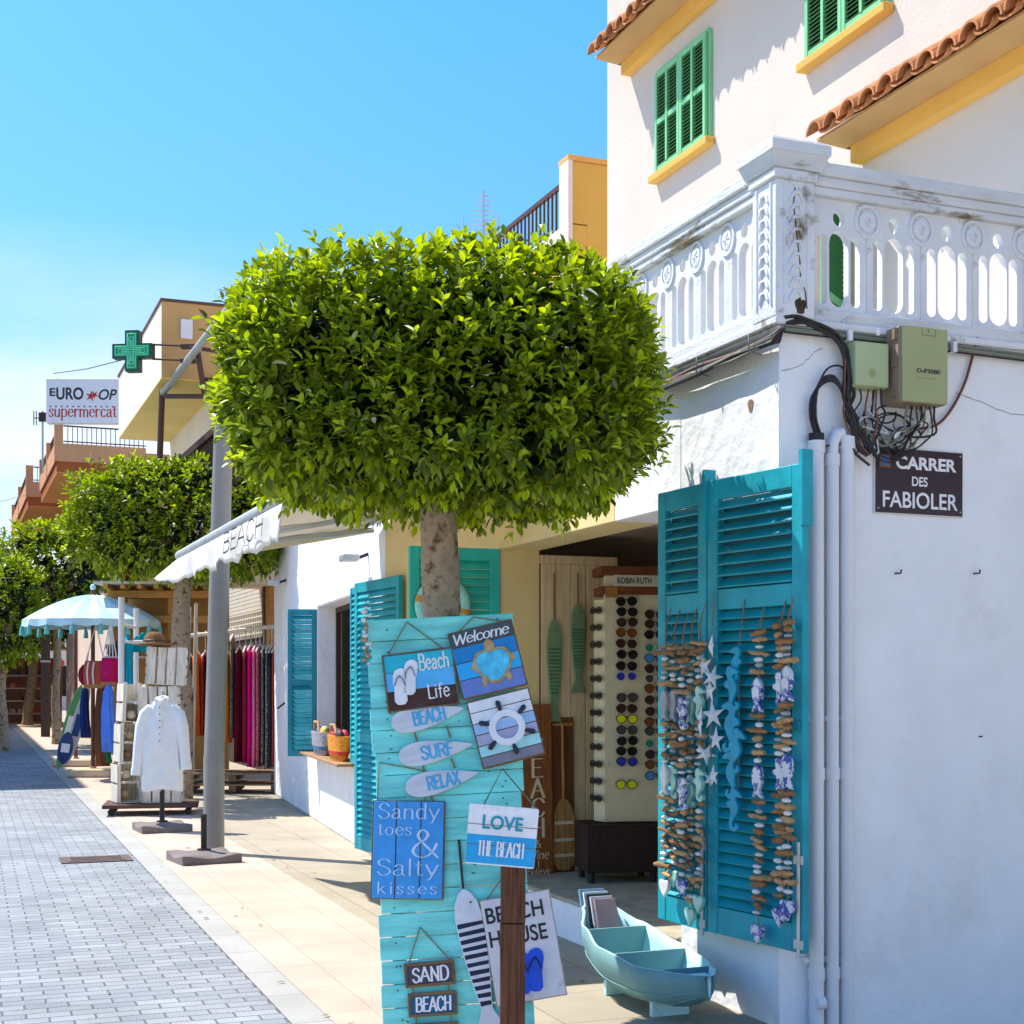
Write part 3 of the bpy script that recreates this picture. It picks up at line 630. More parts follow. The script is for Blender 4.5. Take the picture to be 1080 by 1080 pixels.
# terrace door with an open green leaf
xd = FA.hit(893,280,YW)[0]
dr = MB(); dr.box(xd-1.0,xd-.04,YW-.02,YW-.002,3.30,5.25,0); dr.build('terrace_door', [pmat('brown_door', (0.30,0.17,0.09),0.6,0.2)], tall)
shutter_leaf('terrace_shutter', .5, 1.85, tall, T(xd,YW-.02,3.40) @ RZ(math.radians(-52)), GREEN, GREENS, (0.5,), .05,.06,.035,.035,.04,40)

# ---------------------------------------------------------------- neighbouring buildings along the street (same frame as the shop front)
ap = thing('apricot_house', 'apricot house with dark railing on its roof terrace, beside the tall white house', 'building', A0, AF)
xr = FA.hit(603,200,2.65)[0]
mb = MB(); mb.box(-17.0,xr,2.65,2.83,3.4,6.52,0); mb.box(-17.0,xr,2.83,9.0,3.4,6.3,0); mb.box(xr-.22,xr,2.832,5.0,6.301,7.20,0); mb.box(xr-.22,xr,2.655,2.8315,6.535,7.20,0); mb.box(-17.0,xr-.22,2.6,2.65,6.40,6.53,1)
mb.build('wall', [ORANGE, PINK], ap)
mb = MB(); mb.box(xr-.22,xr+.02,2.60,2.652,6.0,7.22,0); mb.box(xr-.24,xr+.02,2.60,5.0,7.205,7.26,1); mb.build('end_pier', [PINK, APRICOT], ap)
rg = MB(); rg.box(-12.5,xr-.225,2.68,2.72,7.04,7.09); rg.box(-12.5,xr-.225,2.685,2.715,6.56,6.60)
x = xr-.30
while x > -12.5: rg.box(x-.010,x+.010,2.69,2.71,6.60,7.04); x -= .115
rg.build('railing', BROWNM, ap)
an = thing('roof_antenna', 'comb-like television antenna behind the dark roof railing', 'antenna', PX(510,262,21)); zb_=an.location.z
mb = MB(); mb.tube([(0,0,-2.0),(0,0,.86)],.016,6)
mb.build('mast', METAL, an)
mb = MB(); mb.bar((0,-.0,.05),(0,0,.80),.03,.02)
for k in range(11): z=.06+k*.07; w=.06+.022*(11-k); mb.tube([(-w,-.02,z),(w,-.02,z)],.008,5)
for sx_ in (-.30,.22): mb.tube([(sx_,-.02,.12),(sx_,-.02,.5)],.008,5)
mb.build('aerial', METAL, an)
bei = thing('beige_house', 'beige house with projecting boxed balcony behind the pharmacy cross', 'building', A0, AF)
mb = MB(); mb.box(-20.1,-14.75,.1,7.0,3.3,7.0); mb.build('wall', BEIGE, bei)
mb = MB(); mb.box(-20.1,-14.75,-.78,.099,5.90,6.96,0); f=mb.build('balcony', BEIGE, bei)
mb = MB(); mb.box(-14.749,-14.72,-.78,.099,5.90,6.96); mb.build('end_panel', TAN, f)
mb = MB(); mb.box(-20.1,-14.75,-.78,.099,5.88,5.899); mb.build('soffit', YELLOWC, f)
mb = MB(); mb.box(-20.12,-14.70,-.80,.099,6.961,7.0); mb.build('coping', pmat('brown_coping',(0.12,0.07,0.05),0.7), f)
mb = MB(); mb.box(-14.719,-14.66,-.52,-.36,6.45,6.72); mb.build('wall_lamp', WMETAL, bei)
# railing and canopy frame on the first floor in front of it
fr = thing('canopy_frame', 'bare grey metal awning frame standing below the beige balcony', 'awning frame', A0, AF)
p0 = PX(171,412,20.6); p1 = PX(168,500,20.6); p2 = PX(224,347,18.6); I_ = FA.I
mb = MB(); mb.tube([I_@p1, I_@p0],.045,8); mb.build('post', BROWNM, fr)
mb = MB(); mb.tube([I_@PX(172,414,20.55), I_@p2, I_@PX(260,303,17.4)],.052,8); mb.build('front_tube', METAL, fr)
mb = MB(); mb.bar(I_@PX(174,418,20.5), I_@PX(232,418,20.0),.07,.06); mb.bar(I_@PX(192,401,20.5), I_@PX(232,401,20.0),.07,.06); mb.bar(I_@PX(208,368,19.4), I_@PX(216,418,19.6),.06,.05); mb.bar(I_@PX(203,366,19.4),I_@PX(236,372,19.0),.10,.05)
mb.build('arms', BROWNM, fr)
rr = thing('terrace_railing', 'brown slatted terrace railing half hidden behind the clipped tree', 'railing', A0, AF)
mb = MB(); a = I_@PX(186,492,19.8); b = I_@PX(262,425,18.4); mb.bar(a,b,.12,.09); mb.build('handrail', BROWNM, rr)
mb = MB()
for k in range(26):
    t=k/25; q = a.lerp(b,t); mb.box(q.x-.025,q.x+.025,q.y-.015,q.y+.015,q.z-.9,q.z-.06)
mb.build('slats', pmat('dark_brown_slats',(0.10,0.06,0.045),0.7,0.2), rr)

# orange house with stepped balconies, far along the street
og = thing('terracotta_house', 'terracotta house with projecting railed balconies at the far end of the shops', 'building', A0, AF)
def lx(u, v, Y): return FA.I @ PX(u,v,Y)
c1 = lx(58,487,40); z_ = lambda v,Y: 1.6-(v-HV)/F0*Y
x1 = c1.x; y1 = c1.y
zt,zm,zl = z_(467,40), z_(486,40), z_(497,40)
mb = MB(); mb.box(-62,x1-.3,y1+2.5,y1+10,0,zt-.1); mb.build('wall', SALMON, og)
def balc(xa, xb, ya, nm):
    mb = MB(); mb.box(xa,xb,ya,y1+2.499,zm,zt,0); o = mb.build('balcony', SALMON, og)
    mb = MB(); mb.box(xa,xb-.05,ya+.05,y1+2.499,zl,zm-.001); mb.build('band', BRICKRED, o)
    mb = MB(); mb.box(xa,xb-.05,ya+.05,y1+2.499,zl-.03,zl-.001); mb.build('soffit', pmat('orange_soffit',(0.72,0.36,0.10),0.9,0.05,2), o)
    for q in (xa+.12, (xa+xb)/2, xb-.12): MB().box(q-.11,q+.11,ya-.015,ya+.22,zm+.03,zt+.55).build('pillar', SALMON, o)
    mb = MB(); zr = zt+.48
    mb.box(xa,xb-.24,ya+.09,ya+.12,zr,zr+.04); mb.box(xb-.06,xb-.03,ya+.23,y1+2.5,zr,zr+.04)
    mb.box(xa,xb-.24,ya+.09,ya+.12,zt+.05,zt+.08); mb.box(xb-.06,xb-.03,ya+.23,y1+2.5,zt+.05,zt+.08)
    q = ya+.35
    while q < y1+2.45: mb.box(xb-.055,xb-.035,q-.01,q+.01,zt+.0,zr); q += .13
    q = xb-.35
    while q > xa: mb.box(q-.012,q+.012,ya+.095,ya+.115,zt,zr); q -= .16
    mb.build('railing', BROWNM, o)
balc(x1-7.2, x1, y1, 'a'); balc(x1-20, x1-8.4, y1-.35, 'b')
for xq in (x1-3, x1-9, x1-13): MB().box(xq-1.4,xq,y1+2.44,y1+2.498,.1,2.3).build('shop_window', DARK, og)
pk = thing('pink_house', 'pale pink house front beyond the parasol at the end of the street', 'building', A0, AF)
c2 = FA.I @ PX(95,720,46); mb = MB(); mb.box(-52,c2.x+6,c2.y,c2.y+.3,0,6.5,0)
mb.build('wall', PINK, pk)
mb = MB(); mb.box(c2.x+.5,c2.x+5.5,c2.y-.03,c2.y-.002,0,.9); mb.build('plinth', pmat('tiled_plinth',(0.30,0.16,0.10),0.8,0.5,14), pk)
# the buildings that close the street, and the row opposite (its shade falls on the road)
en = thing('white_end_house', 'low white house closing the far end of the street', 'building', (-30,84,0), math.radians(10))
mb = MB(); mb.box(-20,14,0,8,0,5.0); mb.build('wall', PINK, en)
mb = MB(); mb.box(-20.3,14.3,-.4,8.3,5.001,5.25); mb.build('roof', TERRA, en)
for q in (-12,-7,-2,3,8): MB().box(q,q+1.3,-.03,-.002,.8,2.6).build('window', DARK, en)
OPZ = 10.5; HL = OPZ/math.tan(SUN_EL)
sh = Vector((-math.sin(SUN_AZ), -math.cos(SUN_AZ), 0))*HL
cor = GP(93,831) - sh
op = thing('opposite_house', 'plain cream house across the street that shades the road', 'building', (cor.x,cor.y,0), AS)
mb = MB(); mb.box(-8,0,0,45,0,OPZ); mb.build('wall', BEIGE, op)
for q in range(9):
    for zz in (3.6,6.8): MB().box(.002,.03,2+q*4.6,3.1+q*4.6,zz,zz+1.5).build('window', GREENS, op)

# ---------------------------------------------------------------- white shop with the side window
W0 = Vector((-1.115,12.5,0)); W1 = Vector((-3.43,20.5,0)); dw = (W0-W1).normalized(); AWS = math.atan2(dw.y, dw.x)
WS = Frame(W0, AWS); LW = (W1-W0).length
ws = thing('white_shop', 'white plastered shop with recessed side window beyond the cream front', 'building', W0, AWS)
xw0 = (WS.I @ Vector((-2.28,16.45,0))).x; xw1 = (WS.I @ Vector((-1.52,13.9,0))).x; zs0,zs1 = .78,2.47
mb = MB()
mb.box(-LW,xw0,0,.3,0,3.55); mb.box(xw1,-.02,0,.3,0,3.55); mb.box(xw0,xw1,0,.3,0,zs0); mb.box(xw0,xw1,0,.3,zs1,3.55)
mb.box(-LW,-LW+.3,.3,6,0,3.55); mb.box(-LW,-.02,.3,6,3.3,3.5)
mb.build('wall', WHITE, ws, 0.02, 2)
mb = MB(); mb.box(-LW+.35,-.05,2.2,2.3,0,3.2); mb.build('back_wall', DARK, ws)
mb = MB(); mb.box(xw0-.05,xw1+.05,-.20,.28,zs0+.001,zs0+.03); mb.build('sill', pmat('sill_wood',(0.34,0.20,0.10),0.8,0.2), ws, .005)
mb = MB(); mb.box(xw0+.001,xw0+.07,.22,.27,zs0+.031,zs1-.001); mb.box(xw0+.071,xw1-.01,.22,.27,zs1-.06,zs1-.001); mb.build('window_frame', pmat('dark_frame',(0.05,0.02,0.015),0.6), ws)
S_TEAL = dict(rails_at=(.5,), stile=.055, rail=.07, pitch=.05, slat=.058, ang=56)
lf1 = thing('shutter', 'narrow deep teal shutter swung out beyond the white window', 'shutter', M=WS.M @ T(xw0-.02,0,0.75) @ RZ(PI/2-.12))
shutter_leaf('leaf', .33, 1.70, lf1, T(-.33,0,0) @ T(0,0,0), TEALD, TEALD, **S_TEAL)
mb = MB(); mb.bar((-.36,-.03,.62),(-.45,-.05,.55),.02,.02); mb.build('catch', BLACK, lf1)
# flat against the wall on the near side of the window
lf2 = thing('shutter', 'narrow sunlit turquoise shutter folded flat beside the basket window', 'shutter', M=WS.M @ T(xw1+.02,-.05,.82))
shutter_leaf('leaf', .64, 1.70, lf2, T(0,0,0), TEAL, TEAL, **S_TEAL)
mb = MB(); mb.box(.58,.64,-.06,-.018,.25,.36); mb.build('latch', BLACK, lf2)
for (u,v,Y,nm) in ((313,615,19.2,'floodlight under the far end of the awning'),(393,589,13.3,'floodlight at the near edge of the white wall')):
    p = WS.I @ PX(u,v,Y); lp = thing('floodlight', 'small grey '+nm, 'lamp', M=WS.M @ T(p.x,0,p.z))
    mb = MB(); mb.box(-.11,.11,-.26,-.10,-.03,.03); mb.build('housing', METAL, lp, .008); mb = MB(); mb.box(-.09,.09,-.25,-.11,-.035,-.0305); mb.build('glass', LETW, lp)
    mb = MB(); mb.bar((0,-.10,0),(0,0,.04),.03,.03); mb.build('bracket', BLACK, lp)

# shutters at the corner shop
def hang(u1,v1,Y1,u2,v2,Y2): return PX(u1,v1,Y1), PX(u2,v2,Y2)
def panel_thing(a, b, z0, h, label, m1, m2, name='shutter', **kw):
    """a leaf from ground point a (left) to b (right)"""
    a = Vector((a[0],a[1],0)); b = Vector((b[0],b[1],0)); d = b-a; rz = math.atan2(d.y,d.x)
    t = thing(name, label, 'shutter', (a.x,a.y,z0), rz); shutter_leaf('leaf', d.length, h, t, Matrix(), m1, m2, **kw); return t, Frame((a.x,a.y,z0), rz), d.length
BIG = dict(rails_at=(.735,), stile=.075, rail=.10, th=.04, pitch=.052, slat=.056, brail=.13, ang=42, back=True)
PL, PM, PR = (.773,7.38), (.970,6.955), (1.318,6.372)
t2, SL, wL = panel_thing(PL, (PM[0]-.004,PM[1]+.008), .38, 2.2, 'large turquoise shutter leaf hung with dense driftwood strings beside the shop opening', TEAL, TEAL, **BIG)
t1, SR, wR = panel_thing(PM, PR, .385, 2.2, 'large turquoise shutter leaf hung with starfish strings, nearest the street corner', TEAL, TEAL, **BIG)
for t,w in ((t1,wR),(t2,wL)):
    mb = MB(); mb.tube([(w-.02,-.028,-.02),(w-.02,-.028,.50)],.009,8); mb.box(w-.05,w+.004,-.030,-.0205,.02,.06); mb.box(w-.05,w+.004,-.030,-.0205,.40,.44); mb.build('bolt', METAL, t)
    mb = MB(); mb.box(w-.012,w+.012,-.034,.03,1.92,2.26); mb.build('hinge', TEAL, t)
    mb = MB(); mb.box(w-.045,w-.015,-.030,-.0205,1.0,1.04); mb.build('hook', TEALD, t)
S3 = dict(rails_at=(.42,), stile=.07, rail=.09, th=.04, pitch=.055, slat=.062, brail=.12, ang=58)
ta, SA, wA = panel_thing((-.70,9.668),(-.09,9.905), .36, 2.17, 'green teal shutter leaf behind the tree trunk with the life ring', TEALG, TEALG, **S3)
p1 = FA.w(0,0,0)
sB = [(Y-6.58)/.9294 for Y in (12.95,11.92)]
def fpt(s,n): q = FA.w(-s,-n,0); return (q.x,q.y)
tb, SB, wB = panel_thing(fpt(sB[0],.13), fpt(sB[1],.05), .10, 2.40, 'full height turquoise shutter leaf, half in sun, left of the aqua sign board', TEAL, TEAL, **S3)
mb = MB(); mb.tube([(wB*.75,-.03,2.0),(wB*.75,-.06,1.75)],.012,6); mb.build('hook', BROWNM, tb)

# ---------------------------------------------------------------- awning
aw = thing('shop_awning', 'cream folding awning with lettered front flap above the shop fronts', 'awning', A0, AF)
ax0, ax1, ay, azf, azw = -6.75, -2.6, -1.72, 2.69, 3.00
CANV = pmat('cream_canvas', (0.88,0.86,0.80), 0.9, 0.05, 8, 0.2, 120, 0.1)
def canvas_mat():
    n = CANV.node_tree; b = n.nodes['Principled BSDF']; t = n.nodes.new('ShaderNodeBsdfTranslucent'); t.inputs['Color'].default_value = (.78,.68,.5,1)
    mx = n.nodes.new('ShaderNodeMixShader'); mx.inputs[0].default_value = .22
    n.links.new(b.outputs[0], mx.inputs[1]); n.links.new(t.outputs[0], mx.inputs[2]); n.links.new(mx.outputs[0], n.nodes['Material Output'].inputs['Surface'])
canvas_mat()
mb = MB(); N = 24; vs = []
for i in range(N+1):
    x = ax0+(ax1-ax0)*i/N
    for j in range(7):
        t = j/6; vs.append((x, -.1+(ay+.1)*t, azw+.03+(azf-azw)*t-.05*math.sin(PI*t)+.012*math.sin(i*1.9)*math.sin(PI*t)))
fs = [(i*7+j,i*7+j+1,(i+1)*7+j+1,(i+1)*7+j) for i in range(N) for j in range(6)]
mb.add(vs, fs, 0, None, True); o = mb.build('canvas', CANV, aw); sm = o.modifiers.new('thickness','SOLIDIFY'); sm.thickness = .004
mb = MB(); mb.tube([(ax0-.02,ay,azf),(ax1,ay,azf)],.042,12); mb.build('front_bar', METAL, aw)
mb = MB(); mb.tube([(ax0,-.09,azw+.05),(ax1,-.09,azw+.05)],.06,12); mb.build('roller', METAL, aw)
# front flap, its far corner blown out over the street
vs = []; N = 60; M_ = 6
for i in range(N+1):
    t = i/N; x = ax0+(ax1-ax0)*t
    out = .26*max(0,1-t/.10)**1.3; hgt = .205+.02*math.sin(i*.55)+.012*math.sin(i*1.7)
    for j in range(M_+1):
        q = j/M_; vs.append((x-out*1.3*q, ay-.03-.03*q*math.sin(i*.45)-out*.55*q, azf-.035-(hgt-out*.25)*q))
fs = [(i*(M_+1)+j,i*(M_+1)+j+1,(i+1)*(M_+1)+j+1,(i+1)*(M_+1)+j) for i in range(N) for j in range(M_)]
mb = MB().add(vs, fs, 0, None, True); o = mb.build('front_flap', CANV, aw); sm = o.modifiers.new('thickness','SOLIDIFY'); sm.thickness = .004
mb = MB(); xq = FA.hit(246,580,ay)[0]; strokes(mb, 'BEACH', xq, azf-.19, .13, ay-.075, None, 0, .13, .8, 0, 0.12, width=FA.hit(290,565,ay)[0]-xq)
mb.build('lettering', LETB, aw)
mb = MB(); mb.bar((ax0,ay,azf-.03),(ax0,-.1,azw-.02),.03,.085); mb.build('side_strip', pmat('cream_strip',(0.72,0.62,0.42),0.8,0.05), aw)
mb = MB()
for xq in (ax0+.25, ax0+1.6): mb.tube([(xq,-.08,azw-.05),(xq+.55,-.9,2.80),(xq,ay+.04,azf-.02)],.025,8)
mb.build('arms', METAL, aw)

# ---------------------------------------------------------------- lamp post
lp = thing('lamp_post', 'tall thick grey steel lamp post on the pavement', 'lamp post', (-2.80,13.36,0), .3)
mb = MB(); mb.tube([(0,0,0),(0,0,.9),(.002,0,.93),(.075,0,3.5),(.10,0,4.3)],[.098,.098,.094,.092,.088],24); mb.build('pole', LAMPP, lp)
mb = MB(); mb.lathe([(.14,0.001),(.14,.012),(.105,.03),(.099,.03)],20); mb.build('base_flange', LAMPP, lp)
mb = MB(); mb.box(-.05,.05,-.102,-.085,.35,.65); mb.build('hatch', LAMPP, lp, .004)

# ---------------------------------------------------------------- trees
LEAF = leafmat('ficus_leaf', [(0.055,0.095,0.006),(0.13,0.21,0.009),(0.25,0.35,0.012),(0.16,0.26,0.010),(0.36,0.46,0.016)], .38, .42)
LEAFY = leafmat('young_ficus_leaf', [(0.46,0.56,0.015),(0.62,0.68,0.03),(0.38,0.48,0.015)], .42)
LEAFSH = leafmat('inner_shade_leaf', [(0.018,0.036,0.005),(0.03,0.06,0.006),(0.024,0.045,0.006)], .10, .6)  # leaf green darkened to stand for shade inside the crown
BARK = pmat('ficus_bark', (0.40,0.30,0.20), 0.95, 0.45, 9, 1.0, 24, 0.2, stain=(0.13,0.075,0.05), st=(0.50,0.62), sscale=9)
BARKP = pmat('pale_bark', (0.30,0.22,0.13), 0.95, 0.3, 9, 0.8, 28, 0.2)
def leaf(mb, p, ax, up, ln, w, mat, fold):
    ax = ax.normalized(); sd = ax.cross(up)
    if sd.length < 1e-3: sd = ax.cross(Vector((1,0,.3)))
    sd.normalize(); nn = sd.cross(ax)
    curl = -nn*ln*.10
    m1 = p+ax*ln*.35; m2 = p+ax*ln*.72+curl*.5; tp = p+ax*ln+curl
    f = nn*w*fold
    vs = [p, m1+sd*w*.46+f, m2+sd*w*.40+f, tp, m2-sd*w*.40+f, m1-sd*w*.46+f, m1, m2]
    mb.add(vs, [(0,1,6),(1,2,7,6),(2,3,7),(0,6,5),(6,7,4,5),(7,3,4)], mat)
def crown(rx, ry, rz, n, ln, seed, p=3.4, young=.10, shoots=.05, flatb=True, k=(4,7)):
    R = random.Random(seed); mb = MB(); off = Vector((seed*7.1, 3.3, 1.7))
    for i in range(n):
        z = R.uniform(-1,1); a = R.uniform(0,2*PI); q = math.sqrt(1-z*z); d = Vector((q*math.cos(a), q*math.sin(a), z))
        s = (abs(d.x)**p+abs(d.y)**p+abs(d.z)**p)**(-1/p)
        b = 1+.055*noise.noise(d*2.3+off)+.075*noise.noise(d*6+off)
        dep = abs(R.gauss(0,.07)); sh_ = 0
        if R.random() < shoots: dep = -R.uniform(.01,.10); sh_ = 1
        elif R.random() < .22: dep = R.uniform(.08,.28)
        c = Vector((d.x*rx, d.y*ry, d.z*rz))*(s*b)
        gp = noise.noise(c*(2.6/max(rx,.5))*1.6+off)
        if gp < -.16 and not sh_:
            if R.random() < .25: continue
            dep += R.uniform(.06,.22)
        nrm = Vector((abs(d.x*s)**(p-1)*math.copysign(1,d.x)/rx, abs(d.y*s)**(p-1)*math.copysign(1,d.y)/ry, abs(d.z*s)**(p-1)*math.copysign(1,d.z)/rz)).normalized()
        c = c - nrm*dep*min(rx,rz)
        axis = (nrm*.9+Vector((0,0,.55))+Vector((R.uniform(-.6,.6),R.uniform(-.6,.6),R.uniform(-.5,.5)))).normalized()
        if d.z*s < -.80: axis = (nrm*.5+Vector((R.uniform(-.7,.7),R.uniform(-.7,.7),-.3))).normalized()
        yg = R.random() < (young+.35*max(0,d.z*s-.5)+(.25 if sh_ else 0)) and dep < .05
        u = axis.orthogonal().normalized(); v = axis.cross(u); g0 = R.uniform(0,6)
        m = R.randint(*k)
        for j in range(m):
            g = g0+j*2.4; t = j/m; el = math.radians(R.uniform(55,85)*(1-t)+20*t)
            dl = axis*math.cos(el)+(u*math.cos(g)+v*math.sin(g))*math.sin(el)
            l = ln*R.uniform(.7,1.2)*(1-.25*t); st_ = c-axis*ln*.9*(1-t)+axis*(.35*ln*t)
            if d.z*s < -.75: dl = (dl+Vector((0,0,-.3))).normalized()
            leaf(mb, st_, dl, Vector((R.uniform(-.5,.5),R.uniform(-.5,.5),1)), l, l*.50, 1 if (yg and t > .3) else 0, R.uniform(.08,.28))
    # dark leaves further in, the crown's inner shade put into their colour
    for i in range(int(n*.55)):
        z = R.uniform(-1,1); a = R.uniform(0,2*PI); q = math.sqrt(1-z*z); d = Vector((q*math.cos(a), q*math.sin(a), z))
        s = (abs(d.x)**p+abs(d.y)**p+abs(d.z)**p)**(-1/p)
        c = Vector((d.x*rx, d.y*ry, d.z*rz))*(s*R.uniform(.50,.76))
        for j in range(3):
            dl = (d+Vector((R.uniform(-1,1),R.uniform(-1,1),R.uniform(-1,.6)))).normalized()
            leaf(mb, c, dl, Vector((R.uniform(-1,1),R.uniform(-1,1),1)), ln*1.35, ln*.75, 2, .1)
    return mb
def tree(label, base, r, zb_, zt_, rx, ry, n, ln, seed, tr, lean=(0,0), bark=None, coff=(0,0), group='clipped street trees', p=3.4, yng=.10, trunk_top=None):
    t = thing('ficus_tree', label, 'tree', base, 0, group)
    R = random.Random(seed); cz = (zb_+zt_)/2
    pts = []; rs = []
    for i in range(15):
        q = i/14; z = q*(zb_+.35)
        pts.append((lean[0]*q+.018*math.sin(q*9+seed), lean[1]*q+.015*math.cos(q*7+seed), z))
        rs.append(tr*(1.22-.32*q+.35*max(0,.12-q)*4+.05*math.sin(q*23+seed)+(.22*max(0,q-.8)/.2)))
    mb = MB(); seg = 16; mb.tube(pts, rs, seg)
    vv = []
    for p_ in mb.v:
        w = Vector(p_); k = noise.noise(w*7+Vector((seed,0,0)))*.16+noise.noise(w*16)*.06; ctr = Vector((lean[0]*w.z/(zb_+.35), lean[1]*w.z/(zb_+.35), w.z))
        q = ctr+(w-ctr)*(1+k); vv.append(tuple(q))
    mb.v = vv
    top = Vector(pts[-1])
    for k in range(6):
        a = k*PI/3+seed; e = Vector((coff[0]+rx*.55*math.cos(a), coff[1]+ry*.55*math.sin(a), cz+R.uniform(-.1,.3)*(zt_-zb_)))
        mb.tube([top-Vector((0,0,.2)), top.lerp(e,.5)+Vector((0,0,.06)), e],[tr*.55,tr*.34,tr*.16],8)
    mb.build('trunk', bark or BARK, t)
    cm = crown(rx, ry, (zt_-zb_)/2, n, ln, seed, p, young=yng); o = cm.build('crown', [LEAF, LEAFY, LEAFSH], t); o.location = (coff[0],coff[1],cz)
    return t
tree('nearest clipped ficus with dense box crown behind the aqua sign board', (-.335,6.78,0), 0, 2.42, 3.54, .985, .93, 6400, .066, 3, .088, coff=(.0,0), p=3.7, yng=.28)
tree('clipped ficus between the white crates and the lamp post', (-4.56,19.6,0), 0, 3.02, 4.62, 1.46, 1.3, 2800, .10, 5, .125, lean=(.02,0))
tree('slim clipped tree on a pale trunk left of the parasol', (58/1500*0-11.85,37,0), 0, 3.25, 5.75, 1.5, 1.5, 900, .17, 8, .10)
tree('farthest small clipped tree on a pale leaning trunk', (-18.4,54,0), 0, 2.9, 5.9, 2.0, 2.0, 800, .24, 9, .16, lean=(.3,0), bark=BARKP)
tree('dark leafy tree at the left edge of the street', (-12.1,33.6,0), 0, 2.0, 4.6, .95, 1.2, 750, .16, 12, .15)

# ---------------------------------------------------------------- aqua sign board leaning on the trunk
BM = T(-.222,6.15,0) @ RX(-math.atan2(.30,1.9)) @ RY(-math.radians(3.0))
BF = Frame(None, 0, BM)
bt = thing('sign_board', 'tall aqua painted plank board leaning on the tree, hung with beach signs', 'sign board', M=BM)
NPL = 19; PH = 1.925/NPL
for i in range(NPL):
    z0 = i*PH; l = random.uniform(-.012,.006); r = random.uniform(-.006,.012)
    MB().box(-.325+l,.325+r,-.011+random.uniform(-.0015,.0015),.011,z0+.002,z0+PH-.0015).build('plank', BOARD, bt, .0025)
for sx_ in (-.25,.25): MB().box(sx_-.03,sx_+.03,.0115,.035,.03,1.9).build('batten', BOARD, bt)
nl = MB()
for i in range(NPL):
    for sx_ in (-.26,-.245,.24,.255):
        if random.random() < .6:
            z = i*PH+random.choice((.025,.05,.075)); nl.add([(sx_+.004*math.cos(k*PI/3),-.0135,z+.004*math.sin(k*PI/3)) for k in range(6)],[tuple(range(6))])
for k in range(26):
    x=random.uniform(-.3,.3); z=random.uniform(.05,1.85); a=random.uniform(-.5,.9); l=random.uniform(.004,.012)
    nl.add([(x-l*math.cos(a),-.0135,z-l*math.sin(a)),(x,-.0135,z-.003),(x+l*math.cos(a),-.0135,z+l*math.sin(a)),(x,-.0135,z+.003)],[(0,1,2,3)])
nl.build('nail_marks', pmat('old_nail', (0.05,0.07,0.06), 0.9), bt)

def rect_sign(fr, tl, tr, br, bl, y):
    """a sign's own frame from its photographed corners, on plane y of frame fr; returns matrix, width, height (origin: lower left)"""
    P = [Vector(fr.hit(u,v,y)) for u,v in (tl,tr,br,bl)]
    w = ((P[1]-P[0]).length+(P[2]-P[3]).length)/2; h = ((P[0]-P[3]).length+(P[1]-P[2]).length)/2
    d = (P[2]-P[3])+(P[1]-P[0]); a = math.atan2(d.y,d.x); c = (P[0]+P[1]+P[2]+P[3])/4
    return fr.M @ T(c.x,y,c.y) @ RY(-a) @ T(-w/2,0,-h/2), w, h
def rope(name, pts, parent, r=.0035, mat=None): return MB().tube(pts, r, 6).build(name, mat or ROPE, parent)
B_TEAL = flat('sign_teal',34,186,205); B_BLUE = flat('sign_sky_blue',90,186,240); B_BRN = flat('sign_brown',72,42,34); B_FRM = wood('sign_edge_wood', (0.17,0.105,0.045), (1.5,12,12))
B_DKB = flat('sign_deep_blue',24,130,195); B_BRT = flat('sign_bright_blue',40,176,236); B_PER = flat('sign_periwinkle',105,130,200); B_SLT = flat('sign_slate',70,82,88)
B_WHT = flat('sign_white',236,236,238); B_LIL = flat('sign_lilac',178,174,200); B_AQ = flat('sign_aqua',170,228,226); B_GRY = flat('sign_grey',132,128,142); B_LBL = flat('sign_pale_blue',160,196,232)
B_TXT = flat('letter_turquoise',22,150,175); B_SFB = flat('letter_azure',70,175,220)
def banded(root, w, h, bands, y0=-.012, fm=None, gap=.0025, m=.006, vertical=False, name='plank'):
    MB().box(0,w,y0+.005,0,0,h).build('backing', fm or B_FRM, root, .002)
    tot = sum(b[0] for b in bands); p = 0
    for s_, mt in bands:
        a, b = p/tot, (p+s_)/tot; p += s_
        if vertical: MB().box(m+a*(w-2*m)+gap/2,m+b*(w-2*m)-gap/2,y0,y0+.0048,m,h-m).build(name, mt, root, .0012)
        else: MB().box(m,w-m,y0,y0+.0048,h-m-b*(h-2*m)+gap/2,h-m-a*(h-2*m)-gap/2).build(name, mt, root, .0012)
def flipflop(x, z, L_, ang, mat, strap, parent, y, nm='flip_flop'):
    o = [(.0,-.5),(.10,-.485),(.165,-.40),(.16,-.22),(.15,-.05),(.175,.12),(.20,.28),(.175,.42),(.09,.495),(-.02,.495),(-.12,.43),(-.17,.30),(-.175,.12),(-.15,-.05),(-.16,-.22),(-.165,-.40),(-.10,-.485)]
    M = T(x,y,z) @ RY(-ang)
    mb = MB(); add_outline(mb, [[(a*L_,b*L_) for a,b in o]], .004, M @ T(0,-.004,0), 0, .002); f = mb.build(nm, mat, parent)
    sb = MB()
    for s_ in (-1,1): sb.tube([M @ Vector((0,-.011,.30*L_)), M @ Vector((s_*.08*L_,-.022,.20*L_)), M @ Vector((s_*.15*L_,-.010,.02*L_))], .011*L_*1.6, 6)
    sb.build('strap', strap, f); return f

